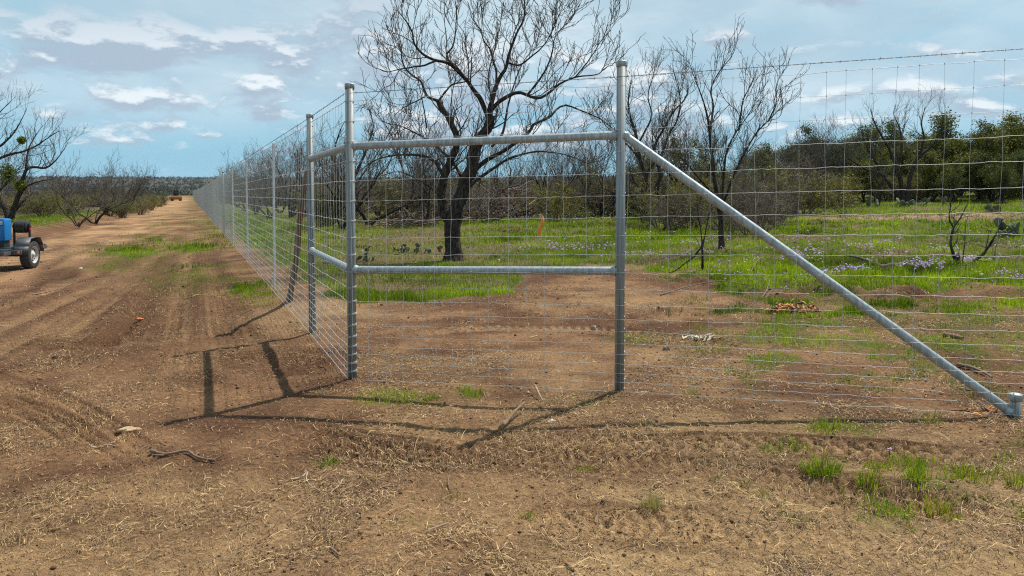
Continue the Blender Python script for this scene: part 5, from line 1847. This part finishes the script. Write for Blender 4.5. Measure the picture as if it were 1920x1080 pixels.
    # tufts
    tuft('largest bright green grass tuft on the soil at lower right', 1540, 889, 340, 0.16, 0.085, 1)
    tuft('spiky green tuft just right of the largest tuft', 1627, 908, 170, 0.11, 0.07, 2, 0.2, .3)
    tuft('low green tuft behind the spiky tuft, below the purple flower stalk', 1640, 880, 110, 0.07, 0.06, 3, 0.2, .3)
    tuft('green tuft right of the purple flower stalk', 1690, 876, 230, 0.09, 0.12, 4, 0.15, .2)
    tuft('green tuft near the front end of the winding tuft row', 1718, 905, 150, 0.10, 0.06, 5, 0.2, .1)
    tuft('pale dry-tipped tuft at the front of the winding tuft row', 1752, 952, 170, 0.13, 0.10, 6, 0.5, .4)
    tuft('small green tuft beside the pale dry-tipped tuft', 1788, 972, 80, 0.06, 0.05, 7, 0.3, .2)
    tuft('broad yellow green tuft near the right edge', 1815, 895, 260, 0.09, 0.13, 8, 0.25, .4)
    tuft('tall thin grass tuft cut by the right edge', 1915, 908, 170, 0.12, 0.09, 9, 0.3, .2)
    tuft('pale straw tuft standing alone in front centre', 1222, 955, 190, 0.10, 0.055, 10, straw=True)
    tuft('golden dry tuft under the mesh right of the heavy post', 1297, 741, 110, 0.08, 0.07, 11, straw=True)
    tuft('small dry tuft on the brace shadow line', 1214, 800, 80, 0.06, 0.05, 12, straw=True)
    tuft('small straw tuft at right of the tread marks', 1342, 902, 60, 0.05, 0.03, 13, straw=True)
    tuft('dry straw tuft left of the largest green tuft', 1398, 908, 60, 0.05, 0.05, 14, straw=True)
    tuft('small green tuft in the soil between the pale straw tuft and right post', 1096, 884, 60, 0.06, 0.05, 15, 0.4)
    tuft('bright little green tuft below the middle rail by the corner', 895, 738, 90, 0.08, 0.06, 16)
    tuft('bright green tuft on the post shadow right of the corner post', 810, 746, 100, 0.07, 0.06, 17)
    tuft('green tuft on the bare soil behind the brace, by the orange chips', 1318, 580, 90, 0.07, 0.09, 18, .2, .4)
    tuft('thin pale grass stalks behind the lower end of the brace', 1744, 792, 60, 0.14, 0.08, 19, .6, .4)
    tuft('yellow green tuft on soil left of the pale straw tuft', 990, 975, 60, 0.04, 0.05, 20, .3, .3)
    tuft('small olive tuft in the soil, front left of centre', 618, 866, 80, 0.05, 0.06, 21, .3, .2)
    tuft('grass tuft on the lower right soil behind the largest tuft', 1548, 808, 220, 0.08, 0.12, 22, .15, .1)
    # lone purple flower
    p = ground_at(1667, 858)
    g = Geo()
    tubes(g, np.array([[0, 0, -.01], [.003, 0, .04], [0, 0, .07]]), 0.0025, 4, 0, np.array([.05, .09, .02]))
    for k in range(9):
        a = k * 2.4
        c = np.array([math.cos(a) * .008, math.sin(a) * .008, .072 + .004 * (k % 3)])
        V = np.array([c + [.006 * math.cos(b), .006 * math.sin(b), .002 * math.sin(2 * b)] for b in np.arange(5) * 1.2566])
        g.add(V, [[0, 1, 2, 3, 4]], 0, (0.5, 0.33, 0.75))
    tag(g.build('purple_flower', M_FLOWER, loc=tuple(p)), 'single purple flower stalk among the grass tufts at lower right', 'flower')


ground_things()


def prickly_pear(label, px, py, pads, size, spread, seed, group=None):
    r = np.random.default_rng(seed)
    p = gp(px, py)
    root_p = np.array([p[0], p[1], float(H(p[0], p[1])[0])])
    root = thing('prickly_pear', label, 'cactus', root_p, 0, group)
    stack = []
    for i in range(pads):
        if i < max(2, pads * 0.45) or not stack:
            b = np.array([r.normal(0, spread), r.normal(0, spread * .5), 0.0])
            up = nrm(np.array([r.normal(0, .7), r.normal(0, .6), 1.0]))
        else:
            c, u, L = stack[int(r.integers(max(1, int(pads * 0.45))))]
            b = c + u * L * 0.85
            up = nrm(u + np.array([r.normal(0, .8), r.normal(0, .5), 0.1]))
        L = size * r.uniform(.7, 1.15)
        az = r.uniform(0, np.pi)
        bm = bmesh.new()
        bmesh.ops.create_uvsphere(bm, u_segments=12, v_segments=8, radius=0.5)
        for v in bm.verts:
            t = v.co.z + .5
            v.co = Vector((v.co.x * L * .8 * (0.72 + .35 * t), v.co.y * L * .17, v.co.z * L))
        M = Matrix.Translation(tuple(b + up * L * .48)) @ Vector(up).to_track_quat('Z', 'Y').to_matrix().to_4x4() @ Matrix.Rotation(az, 4, 'Z')
        k = r.uniform(.7, 1.3)
        g = Geo()
        bm_into(g, bm, 0, M, np.array([0.095, 0.115, 0.062]) * k if r.uniform() > .12 else np.array([.22, .18, .10]))
        g.build('pad', M_CACTUS, root, smooth=True)
        stack.append((b, up, L))


prickly_pear('prickly pear clump by the corner post, nearest to the middle rail', 690, 490, 16, 0.145, 0.28, 1)
prickly_pear('prickly pear clump beside the pale boulder left of the big trunk', 745, 478, 20, 0.145, 0.45, 2)
prickly_pear('prickly pear clump between the pale boulder and the big trunk', 782, 476, 14, 0.145, 0.36, 3)
prickly_pear('low wide prickly pear clump at the foot of the many-stemmed mesquite', 1700, 388, 24, 0.36, 0.95, 4)
prickly_pear('small prickly pear clump in the grass left of the big right-hand cactus', 1862, 404, 9, 0.34, 0.5, 5)
prickly_pear('big dense prickly pear clump cut by the right edge behind the V-shaped sapling', 1922, 450, 34, 0.25, 0.34, 6)
prickly_pear('few reddish prickly pear pads just left of the big right-hand cactus', 1876, 444, 6, 0.26, 0.22, 7)

# leaning pole
b0 = ground_at(540, 566)
top = at(577, 318, b0[1] - 1.9)
g = Geo()
Pl = smooth_poly([b0 + [0, 0, -0.1], b0 * .65 + top * .35 + [0.03, 0, 0], b0 * .3 + top * .7 + [-.01, 0, 0], top], 16)
tubes(g, Pl - b0, np.linspace(0.046, 0.034, 16) * (1 + .1 * np.sin(np.arange(16) * 1.9)), 10, 0, np.array([0.13, 0.098, 0.075]), cap=True)
tag(g.build('wooden_pole', M_WOOD, smooth=True, loc=tuple(b0)), 'weathered cedar pole leaning against the fence beside the second heavy post', 'pole')


# ------------------------------------------------------------------ welder trailer
def trailer():
    c = gp(57, 504)
    rz = R(10)
    root = thing('welder_trailer', 'small black utility trailer with one visible wheel at the left edge by the road', 'trailer', c, rz)
    WR = 0.33

    def wheel(x, side):
        g = Geo()
        M = Matrix.Translation((x, 0, WR)) @ Matrix.Rotation(R(90) * side, 4, 'Y')
        lathe(g, [(0.20, -.10), (0.25, -.105), (0.305, -.10), (0.325, -.085), (0.331, -.04), (0.331, .04), (0.325, .085), (0.305, .10), (0.25, .105), (0.20, .10)], 40, M)
        for k in range(30):
            a = k * 2 * math.pi / 30
            box(g, (0, 0, 0), (0.010, 0.016, 0.15), rot=M @ Matrix.Rotation(a, 4, 'Z') @ Matrix.Translation((0.331, 0, 0)))
        w = g.build('wheel', M_RUBBER, root, smooth=False)
        g = Geo()
        lathe(g, [(0.205, .098), (0.198, .102), (0.190, .09), (0.180, .05), (0.172, .045), (0.10, .062), (0.07, .060), (0.06, .075), (0.045, .10), (0.0005, .104)], 32, M)
        g.build('rim', M_RIM, w, smooth=True)
        g = Geo()
        for k in range(8):
            a = k * math.pi / 4
            q = M @ Vector((0.135 * math.cos(a), 0.135 * math.sin(a), 0.058))
            q2 = M @ Vector((0.135 * math.cos(a), 0.135 * math.sin(a), 0.066))
            cyl(g, q, q2, 0.020, 10)
        g.build('rim_hole', M_BLACK, w)
        return w
    wheel(0.0, 1)
    wheel(-1.66, -1)

    def fender(x):
        g = Geo()
        prof = [(-.44, .40), (-.40, .55), (-.26, .72), (0.0, .735), (.24, .72), (.38, .55), (.42, .38)]
        for (y0, z0), (y1, z1) in zip(prof[:-1], prof[1:]):
            V = np.array([[x - .16, y0, z0], [x + .14, y0, z0], [x + .14, y1, z1], [x - .16, y1, z1]])
            nn = nrm(np.cross(V[1] - V[0], V[2] - V[0])) * 0.006
            g.add(np.vstack([V, V + nn]), [[0, 1, 2, 3], [7, 6, 5, 4], [0, 4, 5, 1], [1, 5, 6, 2], [2, 6, 7, 3], [3, 7, 4, 0]])
        g.build('fender', M_GREY, root)
        g = Geo()
        for sx in (x - .17, x + .145):
            for (y0, z0), (y1, z1) in zip(prof[:-1], prof[1:]):
                cyl(g, (sx, y0, z0), (sx, y1, z1), 0.012, 8)
    fender(0.0)
    fender(-1.66)
    g = Geo()
    for x in (-.22, -1.44):
        box(g, (x, 0.3, .42), (.07, 2.3, .10), .006)
    for y in (-.82, 0.2, 1.42):
        box(g, (-.83, y, .42), (1.148, .07, .095), .006)
    for s in (-.22, -1.44):
        cyl(g, (s, 1.45, .42), (-.83, 2.35, .42), .035, 12)
    cyl(g, (-1.60, 0, WR), (-.06, 0, WR), .035, 12)
    g.build('frame', M_GREY, root)
    g = Geo()
    box(g, (-.20, -.47, .42), (.44, .05, .10), .006)
    st = g.build('step_bar', M_GREY, root)
    g = Geo()
    cyl(g, (-.035, -.497, .42), (-.035, -.512, .42), .034, 16, bev=.004)
    g.build('reflector', M_AMBER, st)
    g = Geo()
    box(g, (.165, .30, .50), (.025, .04, .07), .006)
    g.build('tail_light', M_RED, root)
    g = Geo()
    box(g, (-.83, .3, .485), (1.3, 2.1, .02), .003)
    g.build('deck', M_BLACK, root)

    # welder box, standing on the deck
    wl = thing('welder_generator', 'bright blue welder generator box with white lettering, cut by the left edge', 'welder', c + np.array([0, 0, 0]), rz)
    g = Geo()
    box(g, (-.94, .285, .90), (.74, .37, .50), .018)
    box(g, (-.94, .285, 1.156), (.70, .33, .02), .006)
    bodyo = g.build('body', M_BLUE, wl)
    g = Geo()
    box(g, (-.94, .285, .57), (.66, .32, .155), .008)
    g.build('engine_base', M_BLACK, wl)
    g = Geo()
    box(g, (-.94, .097, 1.015), (.70, .005, .010))
    box(g, (-.80, .097, .83), (.012, .005, .28))
    g.build('panel_seam', mat('blue_shadow_gap', flat((0.006, 0.07, 0.25)), rough=.4), bodyo)

    def text(s, x, z, size, name, fat):
        cu = bpy.data.curves.new(name, 'FONT')
        cu.body = s
        cu.size = size
        cu.extrude = 0.0015
        cu.align_x = 'RIGHT'
        cu.offset = fat
        tmp = bpy.data.objects.new('text', cu)
        COL.objects.link(tmp)
        me = bpy.data.meshes.new_from_object(tmp.evaluated_get(bpy.context.evaluated_depsgraph_get()))
        bpy.data.objects.remove(tmp)
        me.materials.clear()
        me.materials.append(M_WHITE)
        o = bpy.data.objects.new(name, me)
        COL.objects.link(o)
        o.parent = bodyo
        o.location = (x, .0955, z)
        o.rotation_euler = (R(90), 0, 0)
        return o
    text('Bobcat', -.600, 1.065, .095, 'lettering', 0.003)
    text('Miller', -.73, .80, .11, 'lettering', 0.004)
    g = Geo()
    box(g, (-.65, .097, 1.040), (.085, .004, .012))
    g.build('label_stripe', M_WHITE, bodyo)
    g = Geo()
    box(g, (-.85, .11, .60), (.14, .03, .04), .004)
    g.build('warning_plate', M_AMBER, wl)

    # cable reel on its stand
    rl = thing('cable_reel', 'black welding cable reel on a stand above the trailer wheel', 'cable reel', c, rz)
    g = Geo()
    for x in (-.33, .0):
        box(g, (x, .02, .77), (.035, .06, .56), .004)
        box(g, (x, .02, .50), (.05, .30, .03), .004)
    g.build('stand', M_BLACK, rl)
    g = Geo()
    A = Matrix.Translation((-.165, .02, 0.99)) @ Matrix.Rotation(R(90), 4, 'Y')
    lathe(g, [(.012, -.135), (.145, -.135), (.147, -.13), (.145, -.125), (.012, -.125)], 30, A)
    lathe(g, [(.012, .125), (.145, .125), (.147, .13), (.145, .135), (.012, .135)], 30, A)
    g.build('flange', M_BLACK, rl)
    g = Geo()
    th = np.linspace(0, 2 * np.pi * 10, 420)
    co = np.stack([-.165 - .115 + .23 * th / th[-1], .02 + .115 * np.cos(th), 0.99 + .115 * np.sin(th)], 1)
    tubes(g, co, .0125, 8)
    th = np.linspace(0, 2 * np.pi * 9, 400)
    co = np.stack([-.165 - .10 + .20 * th / th[-1], .02 + .137 * np.cos(th), 0.99 + .137 * np.sin(th)], 1)
    tubes(g, co, .0125, 8)
    g.build('cable', M_RUBBER, rl, smooth=True)
    g = Geo()
    cyl(g, (-.37, .02, 0.99), (.04, .02, 0.99), .016, 12)
    g.build('axle', M_BLACK, rl)
    g = Geo()
    box(g, (.045, -.05, .925), (.03, .06, .06), .01)
    g.build('valve_knob', M_RED, rl)


trailer()


# ------------------------------------------------------------------ earth mover far down the road
def dozer():
    y = 196.0
    x = (331 - 960) / F * y
    c = (x, y, float(macro(x, y)))
    root = thing('bulldozer', 'small yellow earth mover with dark cab far down the dirt road', 'bulldozer', c, R(18))
    def track(x):
        g = Geo()
        ol = []
        for (cy, sgn) in ((-1.25, -1), (1.25, 1)):
            for a in np.linspace(-90, 90, 9):
                ol.append((cy + sgn * .42 * math.cos(R(a)), .44 + .42 * math.sin(R(a)) * sgn * (1 if sgn > 0 else 1)))
        ol = np.array(ol)
        n = len(ol)
        V = np.vstack([np.column_stack([np.full(n, x - .24), ol]), np.column_stack([np.full(n, x + .24), ol])])
        g.add(V, [[k, (k + 1) % n, n + (k + 1) % n, n + k] for k in range(n)])
        g.add(V[:n], [list(range(n))])
        g.add(V[n:], [list(range(n))[::-1]])
        g.build('track', M_BLACK, root)
    track(-.95)
    track(.95)
    g = Geo()
    box(g, (0, 0.5, 1.0), (1.35, 2.6, .7), .06)
    box(g, (0, 1.3, 1.45), (1.1, 1.3, .5), .08)
    box(g, (0, -1.1, 1.0), (1.9, .7, .65), .06)
    g.build('body', M_YELLOW, root)
    g = Geo()
    th = np.linspace(-.7, .7, 9)
    pr = np.column_stack([-1.95 - .35 * (np.cos(th) - 1) * 3, .78 + .62 * th])
    V = np.vstack([np.column_stack([np.full(9, -1.45), pr]), np.column_stack([np.full(9, 1.45), pr])])
    V2 = V + [0, .06, 0]
    g.add(np.vstack([V, V2]), [[k, k + 1, 9 + k + 1, 9 + k] for k in range(8)] + [[18 + k, 27 + k, 28 + k, 19 + k] for k in range(8)] + [[0, 9, 27, 18], [8, 26, 35, 17]])
    for sx in (-.7, .7):
        cyl(g, (sx, -1.9, .6), (sx, -1.3, .7), .09, 10)
    g.build('blade', M_YELLOW, root)
    cab = Geo()
    for sx in (-.55, .55):
        for sy in (-.75, .35):
            box(cab, (sx, sy, 1.95), (.09, .09, 1.3), .01)
    box(cab, (0, -.2, 2.64), (1.4, 1.45, .10), .02)
    box(cab, (0, -.2, 1.45), (1.2, 1.2, .25), .02)
    cb = cab.build('cab', M_BLACK, root)
    g = Geo()
    box(g, (0, -.75, 2.1), (1.0, .02, .95))
    box(g, (.55, -.2, 2.1), (.02, 1.0, .95))
    box(g, (-.55, -.2, 2.1), (.02, 1.0, .95))
    g.build('window', M_GLASS, cb)
    g = Geo()
    cyl(g, (.3, 1.3, 1.6), (.3, 1.3, 2.5), .05, 10)
    g.build('exhaust_pipe', M_BLACK, root)


dozer()


# ------------------------------------------------------------------ air
def haze():
    g = Geo()
    box(g, (0, 1900, 25), (7600, 4600, 120))
    m = bpy.data.materials.new('haze_air')
    m.use_nodes = True
    t = NT(m.node_tree)
    m.node_tree.nodes.clear()
    out = t.n('ShaderNodeOutputMaterial')
    v = t.n('ShaderNodeVolumePrincipled')
    v.inputs['Color'].default_value = (0.62, 0.80, 1.0, 1)
    v.inputs['Density'].default_value = 0.00005
    v.inputs['Anisotropy'].default_value = 0.0
    t.t.links.new(v.outputs[0], out.inputs['Volume'])
    o = g.build('haze', m)
    tag(o, 'thin bluish air that softens the far ridge', 'haze', kind='stuff')


haze()
